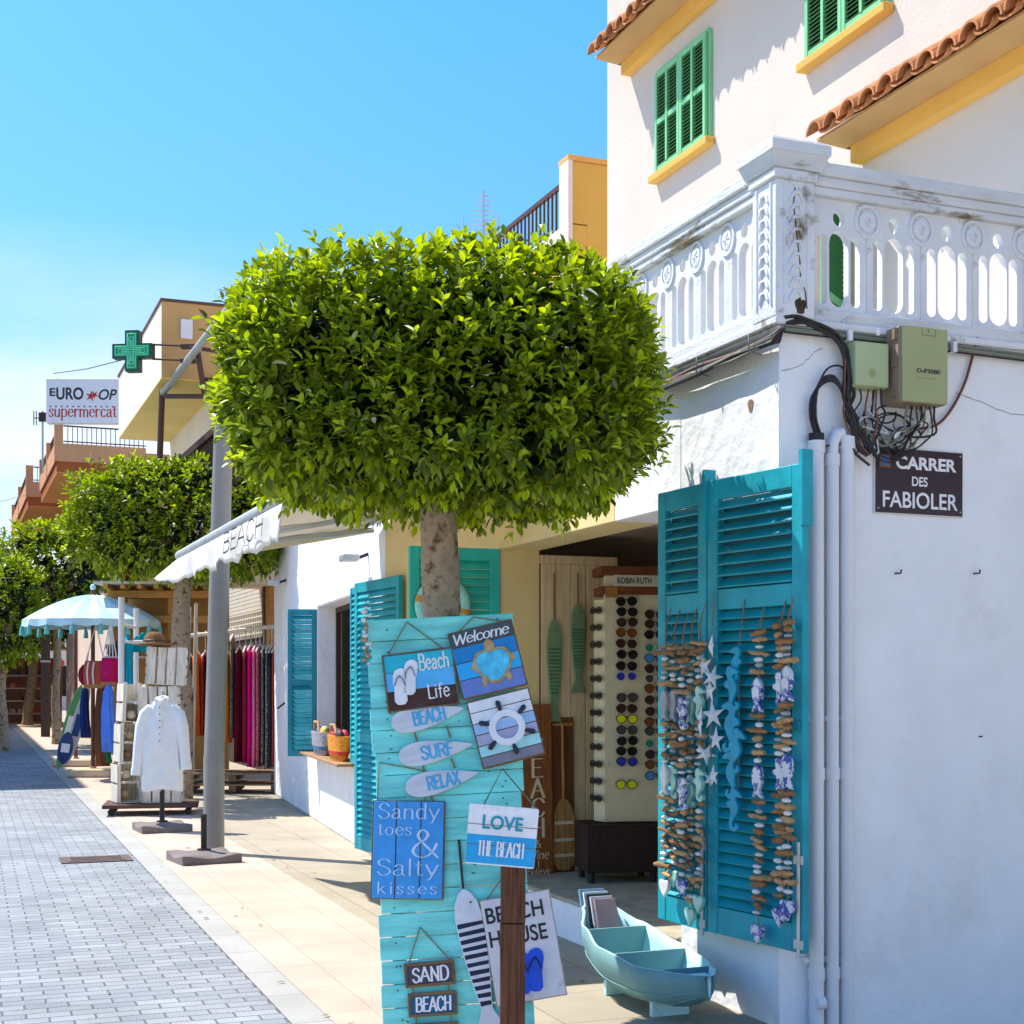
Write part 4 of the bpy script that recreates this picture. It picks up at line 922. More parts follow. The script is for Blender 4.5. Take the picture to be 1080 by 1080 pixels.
# 1 Beach Life
M,w,h = rect_sign(BF,(402,692),(474,683),(489,742),(410,752),-.028)
s1 = thing('hanging_sign', 'Beach Life sign in teal, blue and brown bands with white flip flops', 'sign', M=M, group='beach signs on the aqua board')
banded(s1,w,h,[(1,B_TEAL),(1.05,B_BLUE),(1.05,B_BRN)])
fr = MB()
for b in ((0,w,h-.006,h),(0,w,0,.006)): fr.box(b[0],b[1],-.016,-.0125,b[2],b[3])
for b in ((0,.008),(w-.008,w)): fr.box(b[0],b[1],-.0165,-.0122,.0061,h-.0061)
fr.build('frame', B_FRM, s1)
t = MB(); strokes(t,'Beach',w*.50,h*.66,h*.27,-.0135,None,0,.11,.9,0,.0,width=w*.42,wob=.02); t.build('lettering', LETW, s1); t = MB(); strokes(t,'Life',w*.58,h*.16,h*.24,-.0135,None,0,.11,.9,0,0,width=w*.30,wob=.02); t.build('lettering', LETW, s1)
flipflop(w*.21,h*.42,h*.62,-.04,B_WHT,B_GRY,s1,-.013); flipflop(w*.36,h*.56,h*.60,-.16,B_WHT,B_GRY,s1,-.013)
I1 = M.inverted() @ BM; q = BF.hit(429,656,-.016)
a = I1 @ Vector((q[0],-.016,q[1])); rope('rope',[(w*.09,-.004,h-.002),tuple(a),(w*.86,-.004,h-.002)],s1)

# 2 three surfboards on one cord
def surf(word, l, r, hh, label):
    a = Vector(BF.hit(*l,-.030)); b = Vector(BF.hit(*r,-.030)); L_ = (b-a).length; an_ = math.atan2((b-a).y,(b-a).x); c = (a+b)/2
    M = BM @ T(c.x,-.030,c.y) @ RY(-an_); s_ = thing('surfboard_sign', label, 'sign', M=M, group='beach signs on the aqua board')
    n = 40; top = []; bot = []
    for i in range(n+1):
        t = i/n; x = -L_/2+L_*t; e = hh*(math.sin(PI*min(1,t**.62))**.75)*(1-.25*t) if 0 < t < 1 else 0
        top.append((x,e)); bot.append((x,-e))
    mb = MB(); add_outline(mb,[bot+top[::-1][1:-1]],.006,None,0,.002); mb.build('board', pmat('washed_white_wood',(0.66,0.66,0.70),0.7,0.12,6,0.2,30,0.3,stretch=(1,6,6)), s_)
    t = MB(); strokes(t,word,-L_*.20,-hh*.52,hh*1.02,-.0095,None,0,.17,.75,.0,0,width=L_*.44); t.build('lettering', B_SFB, s_); return M, L_
m1,l1 = surf('BEACH',(413,764),(489,747),.058,'uppermost white wooden surfboard sign reading BEACH')
m2,l2 = surf('SURF',(421,799),(498,785),.056,'middle white wooden surfboard sign reading SURF')
m3,l3 = surf('RELAX',(428,832),(504,815),.056,'lowest white wooden surfboard sign reading RELAX')
ct = thing('cord', 'jute cords linking the three white surfboard signs', 'cord', M=BM)
for (a,b) in (((437,772),(440,782)),((471,765),(475,778)),((446,807),(449,817)),((476,800),(480,810)),((455,840),(457,846))):
    p=BF.hit(*a,-.022); q=BF.hit(*b,-.022); rope('strand',[(p[0],-.022,p[1]),(q[0],-.022,q[1])],ct,.0045)

# 3 Sandy toes & Salty kisses
M,w,h = rect_sign(BF,(391.5,843),(468,846),(470,948),(392.5,949),-.030)
s3 = thing('hanging_sign', 'blue three plank sign reading Sandy toes and Salty kisses', 'sign', M=M, group='beach signs on the aqua board')
banded(s3,w,h,[(1,flat('azure_plank',66,158,226,.6,.14)),(1.05,flat('azure_plank',66,158,226)),(1,flat('azure_plank',66,158,226))],vertical=True,gap=.006,m=.004)
t = MB(); y=-.0132
strokes(t,'Sandy',w*.08,h*.815,h*.155,y,None,0,.12,.25,.05,0,width=w*.84)
strokes(t,'toes',w*.08,h*.645,h*.125,y,None,0,.12,.25,.05,0,width=w*.47)
strokes(t,'&',w*.54,h*.425,h*.285,y,None,0,.11,.22,0,0,width=w*.40)
strokes(t,'Salty',w*.08,h*.24,h*.165,y,None,0,.12,.25,.05,0,width=w*.84)
strokes(t,'kisses',w*.09,h*.055,h*.115,y,None,0,.13,.25,.05,0,width=w*.82,track=.2)
t.build('lettering', flat('letter_pale',205,225,240), s3)
I3 = M.inverted() @ BM; P3 = lambda u,v,yy=-.02: tuple(I3 @ Vector((BF.hit(u,v,yy)[0],yy,BF.hit(u,v,yy)[1])))
rope('rope',[(w*.06,-.004,h-.001),P3(400,804),P3(447,813),(w*.72,-.004,h-.001)],s3)

# 4 Welcome turtle and the ship's wheel
M,w,h = rect_sign(BF,(471,668.5),(539,653),(557.5,722),(489,739.5),-.034)
s4 = thing('hanging_sign', 'Welcome sign with a blue wooden turtle on banded blue planks', 'sign', M=M, group='beach signs on the aqua board')
banded(s4,w,h,[(.85,B_SLT),(.9,B_DKB),(.95,B_BRT),(1.0,B_PER)],gap=.004)
t = MB(); strokes(t,'Welcome',w*.05,h*.80,h*.15,-.0135,None,0,.17,.45,0,.16,width=w*.86,track=-.02); t.build('lettering', LETW, s4)
tu = thing('turtle', '', 'x', (w*.57,-.0135,h*.40)); tu.parent = s4; tu.name = 'turtle'
for k in ('label','category'):
    if k in tu: del tu[k]
def sc(pts, k, dx=0, dz=0): return [(x*k+dx, z*k+dz) for x,z in pts]
shell = cat([(0,-.52),(-.2,-.42),(-.45,-.12),(-.52,.18),(-.38,.40),(-.15,.44),(0,.40),(.15,.44),(.38,.40),(.52,.18),(.45,-.12),(.2,-.42),(0,-.52)],4)[:-1]
TW = wood('turtle_wood',(0.50,0.33,0.15),(6,6,6)); kt = w*.50
mb = MB(); add_outline(mb,[sc(shell,kt*1.12)],.004,None,0,.001); mb.build('body', TW, tu)
mb = MB(); add_outline(mb,[sc(shell,kt*.94)],.003,T(0,-.005,0),0,.0015); mb.build('shell', flat('turtle_blue',80,196,236,.5,.3,0,26), tu)
mb = MB(); mb.ell((0,-.001,kt*.60),(kt*.17,.008,kt*.20)); mb.build('head', TW, tu)
for sx_,sz,a in ((-.55,.10,.5),(.57,.16,-.5),(-.36,-.42,.3),(.36,-.42,-.3)):
    mb = MB(); add_outline(mb,[[(-.07*kt,-.15*kt),(.07*kt,-.15*kt),(.09*kt,.05*kt),(0,.15*kt),(-.09*kt,.05*kt)]],.003,T(sx_*kt,.001,sz*kt) @ RY(a)); mb.build('flipper', TW, tu)
I4 = M.inverted() @ BM; q=BF.hit(503,640,-.02)
rope('rope',[(w*.18,-.004,h-.002),(w*.45,.01,h+.05),(w*.85,-.004,h-.002)],s4)
M,w,h = rect_sign(BF,(490,741),(557.5,724.5),(575.5,795),(511,812),-.034)
s5 = thing('hanging_sign', "white and pastel plank sign with a white ship's wheel", 'sign', M=M, group='beach signs on the aqua board')
banded(s5,w,h,[(1,B_WHT),(1,B_WHT),(1,B_LBL),(1,B_LIL),(1,B_AQ),(.9,B_GRY)],gap=.004)
wh = bpy.data.objects.new('ship_wheel', None); COL.objects.link(wh); wh.parent = s5; wh.location = (w*.52,-.016,h*.50)
n=28; vs=[]; fs=[]; Ro,Ri = w*.285, w*.175
for k in range(n):
    c,s_=math.cos(2*PI*k/n),math.sin(2*PI*k/n)
    vs += [(Ri*c,.004,Ri*s_),(Ri*c,-.010,Ri*s_),(Ro*c,-.010,Ro*s_),(Ro*c,.004,Ro*s_)]
for k in range(n):
    for j in range(4): fs.append((4*k+j,4*k+(j+1)%4,4*((k+1)%n)+(j+1)%4,4*((k+1)%n)+j))
MB().add(vs,fs).build('rim', B_WHT, wh, .002)
for k in range(6):
    a = PI/2+.12+k*PI/3; c,s_=math.cos(a),math.sin(a)
    MB().tube([(Ro*.97*c,-.005,Ro*.97*s_),(Ro*1.15*c,-.006,Ro*1.15*s_),(Ro*1.42*c,-.006,Ro*1.42*s_),(Ro*1.55*c,-.006,Ro*1.55*s_)],[.007,.010,.012,.006],10).build('handle', flat('wheel_handle',44,44,58,.5), wh)

# 5 stake and LOVE THE BEACH
PY = 5.93
st_ = thing('wooden_stake', 'dark weathered wooden stake in front of the aqua sign board', 'stake', PX(540.5,720,PY).to_2d().to_3d())
mb = MB(); mb.box(-.052,.052,-.04,.04,0,.60); mb.box(-.050,.054,-.039,.041,.603,1.0); mb.build('post', POSTW, st_, .006, 2)
LF = Frame((0,PY-.075,0),0)
M,w,h = rect_sign(LF,(493.5,847.5),(566.3,853),(565.5,917),(491.6,910),0)
s6 = thing('hanging_sign', 'white and blue plank sign reading LOVE THE BEACH on the stake', 'sign', M=M)
mb = MB()
rc = [(w-.008+.008*math.sin(a),h-.008+.008*math.cos(a)) for a in [k*PI/8 for k in range(5)]]+[(w-.008+.008*math.cos(a),.008-.008*math.sin(a)) for a in [k*PI/8 for k in range(5)]]+[(.008-.008*math.sin(a),.008-.008*math.cos(a)) for a in [k*PI/8 for k in range(5)]]+[(.008-.008*math.cos(a),h-.008+.008*math.sin(a)) for a in [k*PI/8 for k in range(5)]]
add_outline(mb,[rc],.010,T(0,.010,0)); mb.build('board', B_WHT, s6)
mb = MB(); mb.box(.001,w-.001,-.0012,.0,.006,h*.50); mb.build('blue_half', flat('love_blue',20,165,222,.5,.1), s6)
mb = MB(); mb.box(.0,w,-.0020,.0,h*.665,h*.675); mb.box(.0,w,-.0020,.0,h*.33,h*.34); mb.build('seam', B_FRM, s6)
t = MB(); sans(t,'LOVE',w*.50,h*.60,h*.235,-.0045,width=w*.58,bold=.02); t.build('lettering', B_TXT, s6)
t = MB(); strokes(t,'THE BEACH',w*.17,h*.16,h*.24,-.0045,None,0,.13,.25,.03,0,width=w*.66,track=.08); t.build('lettering', LETW, s6)
I6 = M.inverted(); q=BF.hit(530,811,-.014); pk_=I6 @ (BM @ Vector((q[0],-.014,q[1])))
rope('rope',[(w*.20,.004,h-.004),tuple(pk_),(w*.98,.004,h-.004)],s6)

# 6 striped wooden fish
def fish(name, label, M, L_, wd, body, stripes, cat_='ornament', sm=None, nstripe=11, s0=.24, s1=.86, group=None):
    t = thing(name, label, cat_, M=M, group=group)
    prof = [(0,0),(.03,.22),(.10,.42),(.20,.5),(.35,.5),(.50,.44),(.66,.34),(.80,.22),(.86,.20),(.90,.28),(1.0,.52),(.985,.0)]
    L0 = [(-b*wd,-a*L_) for a,b in prof]; R0 = [(b*wd,-a*L_) for a,b in prof]
    mb = MB(); add_outline(mb,[L0+R0[::-1][1:-1]],.005,None,0,.003); mb.build('body', body, t)
    wdt = lambda q: next(b0+(b1-b0)*(q-a0)/(a1-a0) for (a0,b0),(a1,b1) in zip(prof,prof[1:]) if a0 <= q <= a1)
    mb = MB()
    for k in range(nstripe):
        q = s0+(s1-s0)*k/nstripe; q2 = q+(s1-s0)/nstripe*.55; j = [random.uniform(-.004,.004) for _ in range(4)]
        mb.add([(-wdt(q)*wd*.985,-.0088,-(q+j[0])*L_),(wdt(q)*wd*.985,-.0088,-(q+j[1])*L_),(wdt(q2)*wd*.985,-.0088,-(q2+j[2])*L_),(-wdt(q2)*wd*.985,-.0088,-(q2+j[3])*L_)],[(3,2,1,0)])
    mb.build('stripes', stripes, t)
    e = MB(); e.lathe([(.0045,0),(.0045,.002)],10,0,T(wd*.18,-.0085,-L_*.10) @ RX(PI/2)); e.build('eye', LETB, t)
    return t
q = BF.hit(488.5,938,-.030); e = BF.hit(518,1085,-.030); d = Vector(e)-Vector(q)
MF = BM @ T(q[0],-.030,q[1]) @ RY(-math.atan2(d.x,-d.y))
NAVY = flat('fish_navy',28,34,66,.6,.15); FW = flat('fish_white',222,224,232,.6,.1,.2)
f1 = fish('striped_fish','white wooden fish with dark navy stripes hanging on the aqua board',MF,d.length,.115,FW,NAVY,nstripe=11)
q2 = BF.hit(484,886,-.016); rope('cord',[(0,0,-.002),tuple(MF.inverted() @ (BM @ Vector((q2[0],-.018,q2[1]))))],f1,.006,flat('dark_cord',60,46,44))

# 7 SAND / BEACH / (next board running out of view)
def small(tl,tr,br,bl,word,mt,label):
    M,w,h = rect_sign(BF,tl,tr,br,bl,-.026); s_ = thing('hanging_sign', label, 'sign', M=M, group='beach signs on the aqua board')
    MB().box(0,w,-.006,0,0,h).build('backing', mt, s_, .001)
    fr = MB(); fr.box(0,w,-.012,-.0062,h-.013,h); fr.box(0,w,-.012,-.0062,0,.013); fr.box(0,.013,-.0115,-.0062,.0131,h-.0131); fr.box(w-.013,w,-.0115,-.0062,.0131,h-.0131); fr.build('frame', B_FRM, s_, .001)
    if word: t = MB(); strokes(t,word,w*.15,h*.22,h*.56,-.0075,None,0,.16,.7,0,.03,width=w*.72,wob=.03); t.build('lettering', LETW, s_)
    return s_,M,w,h
s7,M7,w7,h7 = small((426,1017),(479,1011),(481,1038),(428,1042),'SAND',flat('sand_sign_plum',72,66,84),'small framed plum sign reading SAND')
s8,M8,w8,h8 = small((429.5,1048),(481,1044),(483.5,1070),(432,1073),'BEACH',flat('beach_sign_blue',22,92,128),'small framed dark blue sign reading BEACH under SAND')
s9,M9,w9,h9 = small((432,1080),(483,1077),(486,1104),(434,1107),'',flat('sand_sign_aqua',60,150,160),'small framed aqua sign at the foot of the board')
I7=M7.inverted()@BM; q=BF.hit(443,978,-.014); rope('rope',[(w7*.1,-.004,h7-.002),tuple(I7@Vector((q[0],-.014,q[1]))),(w7*.92,-.004,h7-.002)],s7)
for s_,Mq,wq,hq,Mt in ((s8,M8,w8,h8,M7),(s9,M9,w9,h9,M8)):
    for k in (.14,.86): rope('rope',[(wq*k,-.004,hq-.002),tuple(Mq.inverted()@(Mt@Vector((wq*k,-.004,.002))))],s_)

# 8 BEACH HOUSE
M,w,h = rect_sign(BF,(505,950),(577,939.5),(598.7,1047),(526.5,1061.5),-.030)
s10 = thing('hanging_sign', 'white BEACH HOUSE sign with blue flip flops behind the stake', 'sign', M=M)
MB().box(0,w,-.012,.004,0,h).build('board', flat('house_white',226,224,228,.6,.08,.2), s10, .002)
MB().box(-.004,w+.004,-.008,.003,-.004,h+.004).build('edge', wood('pale_edge',(0.45,0.33,0.18),(8,8,8)), s10)
t = MB(); sans(t,'BEACH',w*.46,h*.77,h*.155,-.0135,width=w*.84,bold=.015); sans(t,'HOUSE',w*.46,h*.545,h*.155,-.0135,width=w*.84,bold=.015); t.build('lettering', LETB, s10)
BF_B = flat('flip_flop_blue',20,90,225,.5,.1)
flipflop(w*.42,h*.265,h*.40,-.05,BF_B,NAVY,s10,-.013); flipflop(w*.62,h*.275,h*.40,-.14,BF_B,NAVY,s10,-.013)
I10=M.inverted()@BM; q=BF.hit(556,905,-.018); rope('rope',[(w*.08,-.004,h-.002),tuple(I10@Vector((q[0]-.05,-.02,q[1]))),(w*.62,-.004,h-.002)],s10)

# shell string at the board's left edge
ss = thing('shell_string','string of white and tan shells beside the aqua board','garland',PX(385,640,7.0))
mb = MB(); mb.tube([(0,0,.09),(.005,0,-.20)],.0025,5); mb.build('cord', ROPE, ss)
for k in range(15):
    z=.06-k*.018; MB().ell((random.uniform(-.016,.016),random.uniform(-.012,.012),z),(random.uniform(.010,.017),.011,random.uniform(.006,.011)),jit=.12).build('shell', random.choice((PEBBLE,STRAWW,PEBBLE)), ss)
ss.location = BF.w(*(lambda q:(q[0],-.035,q[1]))(BF.hit(386,655,-.035)))

# life ring on the green teal leaf
q = SA.hit(467,639,-.05); lr = thing('life_ring','aqua life ring with ochre bands behind the tree trunk','life ring',M=SA.M @ T(q[0],-.055,q[1]) @ RX(PI/2))
def torus(R_, r, a0, a1, n=24, seg=10):
    mb = MB(); vs=[]; fs=[]
    for i in range(n+1):
        a=a0+(a1-a0)*i/n
        for k in range(seg):
            b=2*PI*k/seg; vs.append(((R_+r*math.cos(b))*math.cos(a),(R_+r*math.cos(b))*math.sin(a),r*.75*math.sin(b)))
    for i in range(n):
        for k in range(seg): fs.append((i*seg+k,(i+1)*seg+k,(i+1)*seg+(k+1)%seg,i*seg+(k+1)%seg))
    return mb.add(vs,fs,0,None,True)
torus(.165,.036,0,2*PI,48).build('ring', flat('ring_aqua',150,215,210), lr)
for k in range(4): torus(.165,.0375,k*PI/2-.12-.25,k*PI/2+.12-.25,6).build('band', flat('ring_ochre',200,140,50), lr)

# ---------------------------------------------------------------- inside the open shop front
PNF = Frame(FA.w(-3.575,.312,0), AR)
pn = thing('plank_panel','tall beige plank panel standing inside the shop opening, hung with fish','panel',M=PNF.M)
for k in range(5): MB().box(k*.115+.001,k*.115+.112,0,.03,.263,2.44).build('plank', PLANK, pn, .004)
MB().box(-.01,.585,-.02,.03,2.4405,2.50).build('top_rail', PLANK, pn, .004)
MINT = flat('mint_wood',120,150,112,.6,.12); MINTS = flat('mint_stripe',72,118,84,.6,.1)
for (u,v0,v1,nm) in ((584.5,653,762,'longer, left one'),(609.5,637,731,'shorter, right one')):
    q = PNF.hit(u,v0,-.02); e = PNF.hit(u,v1,-.02)
    ft = fish('wooden_fish','pale green striped wooden fish on the plank panel, '+nm, PNF.M @ T(q[0],-.022,q[1]), q[1]-e[1], .105, MINT, MINTS, nstripe=13, s0=.28, s1=.74, group='pale green wooden fish')
    c = PNF.hit(u,604,-.02); rope('cord',[(0,0,0),(0,.004,c[1]-q[1])],ft,.005,B_FRM)
LNF = Frame(FA.w(-3.52,0,0), AR)
M,w,h = rect_sign(LNF,(531,745),(567,745),(598.5,919),(570,922),-.02)
wsg = thing('leaning_sign','brown plank sign lettered BEACH and Wine leaning in the shop doorway','sign',M=M)
for k in range(3): MB().box(k*w/3+.001,(k+1)*w/3-.001,0,.018,0,h).build('plank', BROWN, wsg, .003)
LC = flat('letter_cream',222,206,176)
t = MB(); vm = lambda v:(922-v)/177*h
for c,v,hh in (('B',797,.105),('E',820,.105),('A',841,.105),('C',861,.105),('H',882,.105)):
    cw = GL[c][0]; strokes(t,c,w*.5-.045,vm(v),h*hh,-.0012,None,0,.17,.3,.09,0,width=.095)
strokes(t,'&',w*.5-.022,vm(893),h*.045,-.0012,None,0,.13,.4,0,0,width=.045)
strokes(t,'Wine',w*.16,vm(905),h*.052,-.0012,None,0,.12,.5,0,.2,width=w*.66)
strokes(t,'I',w*.47,vm(913),h*.035,-.0012,None,0,.15,.5,.1,0,width=.012)
strokes(t,'Believe',w*.12,vm(920.5),h*.036,-.0012,None,0,.13,.6,0,.1,width=w*.74)
t.build('lettering', LC, wsg)
M,w,h = rect_sign(LNF,(572,757),(600,757),(611,918),(587,920),.035)
pd = thing('paddle_plaque','brown board with a wooden paddle on it behind the leaning BEACH sign','plaque',M=M)
MB().box(0,w,0,.016,0,h).build('board', wood('dark_brown_board',(0.17,0.06,0.018),(10,10,1.0)), pd, .003)
PW = wood('paddle_wood',(0.42,0.22,0.07),(10,10,1.0)); 
MB().tube([(w*.12,-.018,h*.955),(w*.88,-.018,h*.955)],.012,10).build('grip', PW, pd)
MB().tube([(w*.5,-.018,h*.95),(w*.52,-.018,h*.45)],.011,10).build('shaft', PW, pd)
bl = [(-.02,.47),(.02,.47),(.055,.43),(.075,.36),(.08,.12),(.07,.05),(.04,.015),(-.04,.015),(-.07,.05),(-.08,.12),(-.075,.36),(-.055,.43)]
mb = MB(); add_outline(mb,[[(w*.54+a,b*h) for a,b in bl]],.006,T(0,-.014,0),0,.002); mb.build('blade', PW, pd)
for q in (.10,.20,.31): MB().box(w*.54-.074,w*.54+.074,-.0235,-.0222,q*h,q*h+.022).build('stripe', LC, pd)

# sunglasses rack
RK = Frame((.62,9.56,.262), math.radians(9))
rk = thing('display_rack','white sunglasses display rack on a dark brown box inside the shop','display rack',M=RK.M)
zz0,zz1 = .40,2.06
CREAMP = flat('rack_cream',206,196,162,.6,.05)
MB().box(0,.50,0,.02,zz0,zz1).build('front_panel', CREAMP, rk, .004)
o = MB().box(-.12,-.001,0,.02,zz0,zz1-.16).build('side_panel', CREAMP, rk, .004); o.rotation_euler = (0,0,-1.15)
mb = MB(); mb.box(-.03,.53,-.03,.25,zz1+.001,zz1+.06); mb.box(-.02,.52,-.025,.25,zz1-.13,zz1-.075); mb.build('header', wood('mahogany',(0.15,0.045,0.014),(1,10,10)), rk, .004)
mb = MB(); mb.box(.06,.50,-.032,-.005,zz1-.0745,zz1+.0005); mb.build('name_plate', flat('plate_white',190,184,165), rk)
t = MB(); sans(t,'ROBIN RUTH',.20,zz1-.057,.042,-.0335,width=.235,bold=.02); t.build('lettering', LETB, rk)
for x in (.0,.42): MB().box(x,x+.085,-.034,-.0255,zz1-.15,zz1-.078).build('corner_plate', flat('brass_plate',150,105,40), rk)
mb = MB(); mb.box(-.14,.36,-.10,.30,.07,.39); mb.build('stand', wood('dark_walnut',(0.028,0.014,0.009),(8,8,1)), rk, .006)
for (x,y) in ((-.10,-.06),(.32,-.06),(-.10,.26),(.32,.26)): MB().tube([(x,y,0),(x,y,.0695)],.022,8).build('leg', BLACK, rk)
LENS = {n: flat('lens_'+n,*c,.15) for n,c in dict(brown=(58,34,24),black=(22,20,22),blue=(40,50,170),yellow=(216,222,20),green=(12,130,96),amber=(120,66,24),azure=(60,140,200),grey=(70,66,66)).items()}
FRMS = {n: flat('frame_'+n,*c,.3) for n,c in dict(black=(18,16,16),tortoise=(70,36,18),pale=(200,190,170)).items()}
def glasses(M, lens, frm, label, size=.142):
    t = thing('sunglasses', label, 'sunglasses', M=M, group='sunglasses on the display rack')
    fm = MB(); s_ = size
    for sx_ in (-1,1):
        c = sx_*.26*s_
        l = [(c+.225*s_*math.cos(a)*(1+.08*sx_*math.cos(a)), .19*s_*math.sin(a)*(1 if math.sin(a)>0 else 1.15)) for a in [k*2*PI/18 for k in range(18)]]
        MB_ = MB(); add_outline(MB_,[l],.0015,None); MB_.build('lens', LENS[lens], t)
        fm.tube([(x,-.002,z) for x,z in l+[l[0]]],.0028,5,caps=False)
        fm.tube([(sx_*.49*s_,0,.05*s_),(sx_*.50*s_,.02,.04*s_)],.003,5)
    fm.tube([(-.05*s_,-.002,.05*s_),(0,-.003,.085*s_),(.05*s_,-.002,.05*s_)],.0032,5)
    fm.build('frame', FRMS[frm], t)
col1 = [(634,'black','black'),(645,'black','black'),(656,'brown','black'),(667,'amber','tortoise'),(678.5,'brown','tortoise'),(690,'black','black'),(702,'black','black'),(713,'blue','pale'),(735.5,'grey','black'),(747,'brown','black'),(758,'yellow','black'),(769.5,'grey','black'),(781,'black','black'),(792,'black','black'),(803,'blue','tortoise'),(827,'yellow','black')]
col2 = [(648,'brown','black'),(658,'brown','tortoise'),(669,'black','black'),(683,'green','pale'),(694,'azure','tortoise'),(705,'brown','tortoise'),(715.5,'grey','pale'),(726,'amber','tortoise'),(738,'brown','tortoise'),(750,'brown','tortoise'),(761,'amber','tortoise'),(771,'grey','black'),(784,'green','pale'),(795,'brown','black'),(806,'amber','black'),(818,'azure','black')]
ORD = ['topmost','second','third','fourth','fifth','sixth','seventh','eighth','ninth','tenth','eleventh','twelfth','thirteenth','fourteenth','fifteenth','sixteenth']
for cn,u,cc in (('left',661,col1),('right',691,col2)):
    for i,(v,l,f) in enumerate(cc):
        q = RK.hit(u+random.uniform(-.6,.6),v,-.03); zl_ = q[1]
        glasses(RK.M @ T(q[0],-.034,zl_) @ RY(random.uniform(-.05,.05)), l, f, '%s sunglasses, %s from the top in the %s column of the rack' % ({'pale':'pale framed '+l,'tortoise':'tortoiseshell '+l,'black':l+' lens'}[f], ORD[i], cn))
for i in range(12):
    q0 = o.matrix_local @ Vector((-.055,-.03,zz0+.16+i*.115)); t = thing('sunglasses','dark sunglasses seen edge on, number %s up the narrow side panel' % ORD[i].replace('topmost','first'),'sunglasses',M=RK.M @ T(*q0) @ RZ(-1.15),group='sunglasses on the side panel')
    fm = MB()
    for sx_ in (-1,1): fm.tube([(sx_*.035+.028*math.cos(a),0,.022*math.sin(a)) for a in [k*PI/6 for k in range(13)]],.004,5)
    fm.tube([(-.01,0,.006),(.01,0,.006)],.004,5); fm.build('frame', FRMS['black'], t)
    MB().box(-.055,.055,-.001,.001,-.015,.015).build('lenses', LENS['brown'], t)

# ---------------------------------------------------------------- strings of driftwood, shells and ceramics on the big shutter
R5 = random.Random(21)
def heart(s_): return [(s_*.62*math.sin(a)**3*.9, s_*(.5*math.cos(a)-.2*math.cos(2*a)-.08*math.cos(3*a))) for a in [k*2*PI/24 for k in range(24)]]
SEAH = cat([(0,.5),(.12,.46),(.32,.37),(.32,.31),(.14,.31),(.08,.24),(.19,.12),(.23,-.02),(.16,-.16),(.06,-.28),(.02,-.38),(.10,-.46),(.19,-.43),(.18,-.36),(.27,-.40),(.25,-.50),(.10,-.56),(-.05,-.48),(-.09,-.34),(-.05,-.18),(-.09,-.02),(-.22,.03),(-.20,.14),(-.08,.18),(-.12,.32),(-.10,.45),(0,.5)],3)[:-1]
FISHO = cat([(0,.5),(.14,.38),(.2,.15),(.16,-.12),(.08,-.28),(.2,-.5),(0,-.42),(-.2,-.5),(-.08,-.28),(-.16,-.12),(-.2,.15),(-.14,.38),(0,.5)],3)[:-1]
def starpts(r, a0): return [((r if k%2==0 else r*.34)*math.sin(a0+k*PI/5),(r if k%2==0 else r*.34)*math.cos(a0+k*PI/5)) for k in range(10)]
def drift(name, L_, r, M, mat, par):
    n=6; pts=[(-L_/2+L_*i/n, R5.uniform(-.15,.15)*r, R5.uniform(-.25,.25)*r) for i in range(n+1)]
    mb = MB(); mb.tube(pts,[r*R5.uniform(.75,1.1)*(.6 if i in (0,n) else 1) for i in range(n+1)],8,M=M); return mb.build(name,mat,par)
def strand(fr, u, v0, v1, label, figs, group, y=-.06, first=.12, wood_l=.10, hang_v=None, seed=0):
    q = fr.hit(u,v0,y); e = fr.hit(u,v1,y); Hh = q[1]-e[1]
    t = thing('driftwood_string', label, 'wind chime', M=fr.M @ T(q[0],y,q[1]), group=group)
    rope('cord',[(0,.035,.0),(0,0,-.10),(.002,0,-Hh*.5),(0,0,-Hh)],t,.0028); rope('cord',[(0,.035,.0),(.010,0,-.10),(.008,0,-Hh*.5)],t,.0022)
    z = -first; step = .030; k = 0; nf = 0; seq = ['w','w','p','w','p','p','w','F','w','p','w','w','p','w','p','F','w','p','w','p','w']
    while z > -Hh+.06:
        c = seq[k % len(seq)]; k += 1
        if c == 'w':
            drift('driftwood', wood_l*R5.uniform(.75,1.25), R5.uniform(.011,.017), T(R5.uniform(-.018,.018),R5.uniform(-.012,.006),z) @ RY(R5.uniform(-.16,.16)) @ RZ(R5.uniform(-.5,.5)), STRAWW if R5.random()<.6 else STRAWD, t); z -= step*R5.uniform(.95,1.4)
        elif c == 'p':
            MB().ell((R5.uniform(-.012,.012),-.004,z),(R5.uniform(.022,.032),.016,R5.uniform(.008,.013)),jit=.06,rnd=R5).build('pebble', PEBBLE if R5.random()<.75 else PEBBLG, t); z -= step*R5.uniform(.75,1.1)
        elif nf < len(figs):
            kind,mt = figs[nf]; nf += 1; L_ = .15
            mb = MB(); add_outline(mb,[[(a*L_,b*L_) for a,b in (SEAH if kind=='seahorse' else FISHO)]],.008,T(0,-.004,z-L_*.45),0,.004); mb.build('ceramic_'+kind, mt, t); z -= L_+.015
    mb = MB(); add_outline(mb,[heart(.075)],.007,T(0,-.004,-Hh),0,.004); mb.build('ceramic_heart', figs[-1][1], t)
GS = 'driftwood strings on the big shutter'
strand(SR,800,640,893+90,'driftwood string with blue and white ceramic fish, middle of the right leaf',[('fish',PORC),('fish',PORC)],GS,wood_l=.105)
strand(SR,823,632,965,'driftwood string with blue patterned seahorses, left of the pair nearest the wall edge',[('seahorse',PORC),('seahorse',PORC)],GS,y=-.05,wood_l=.085)
strand(SR,831,628,958,'driftwood string with slim ceramic fish, outermost beside the wall edge',[('fish',PORC),('fish',PORC)],GS,y=-.08,wood_l=.09)
strand(SL,702,640,935,'outermost driftwood string hanging past the edge of the left shutter leaf',[('fish',PEBBLG),('fish',PEBBLE)],GS,y=-.07,wood_l=.11,first=.20)
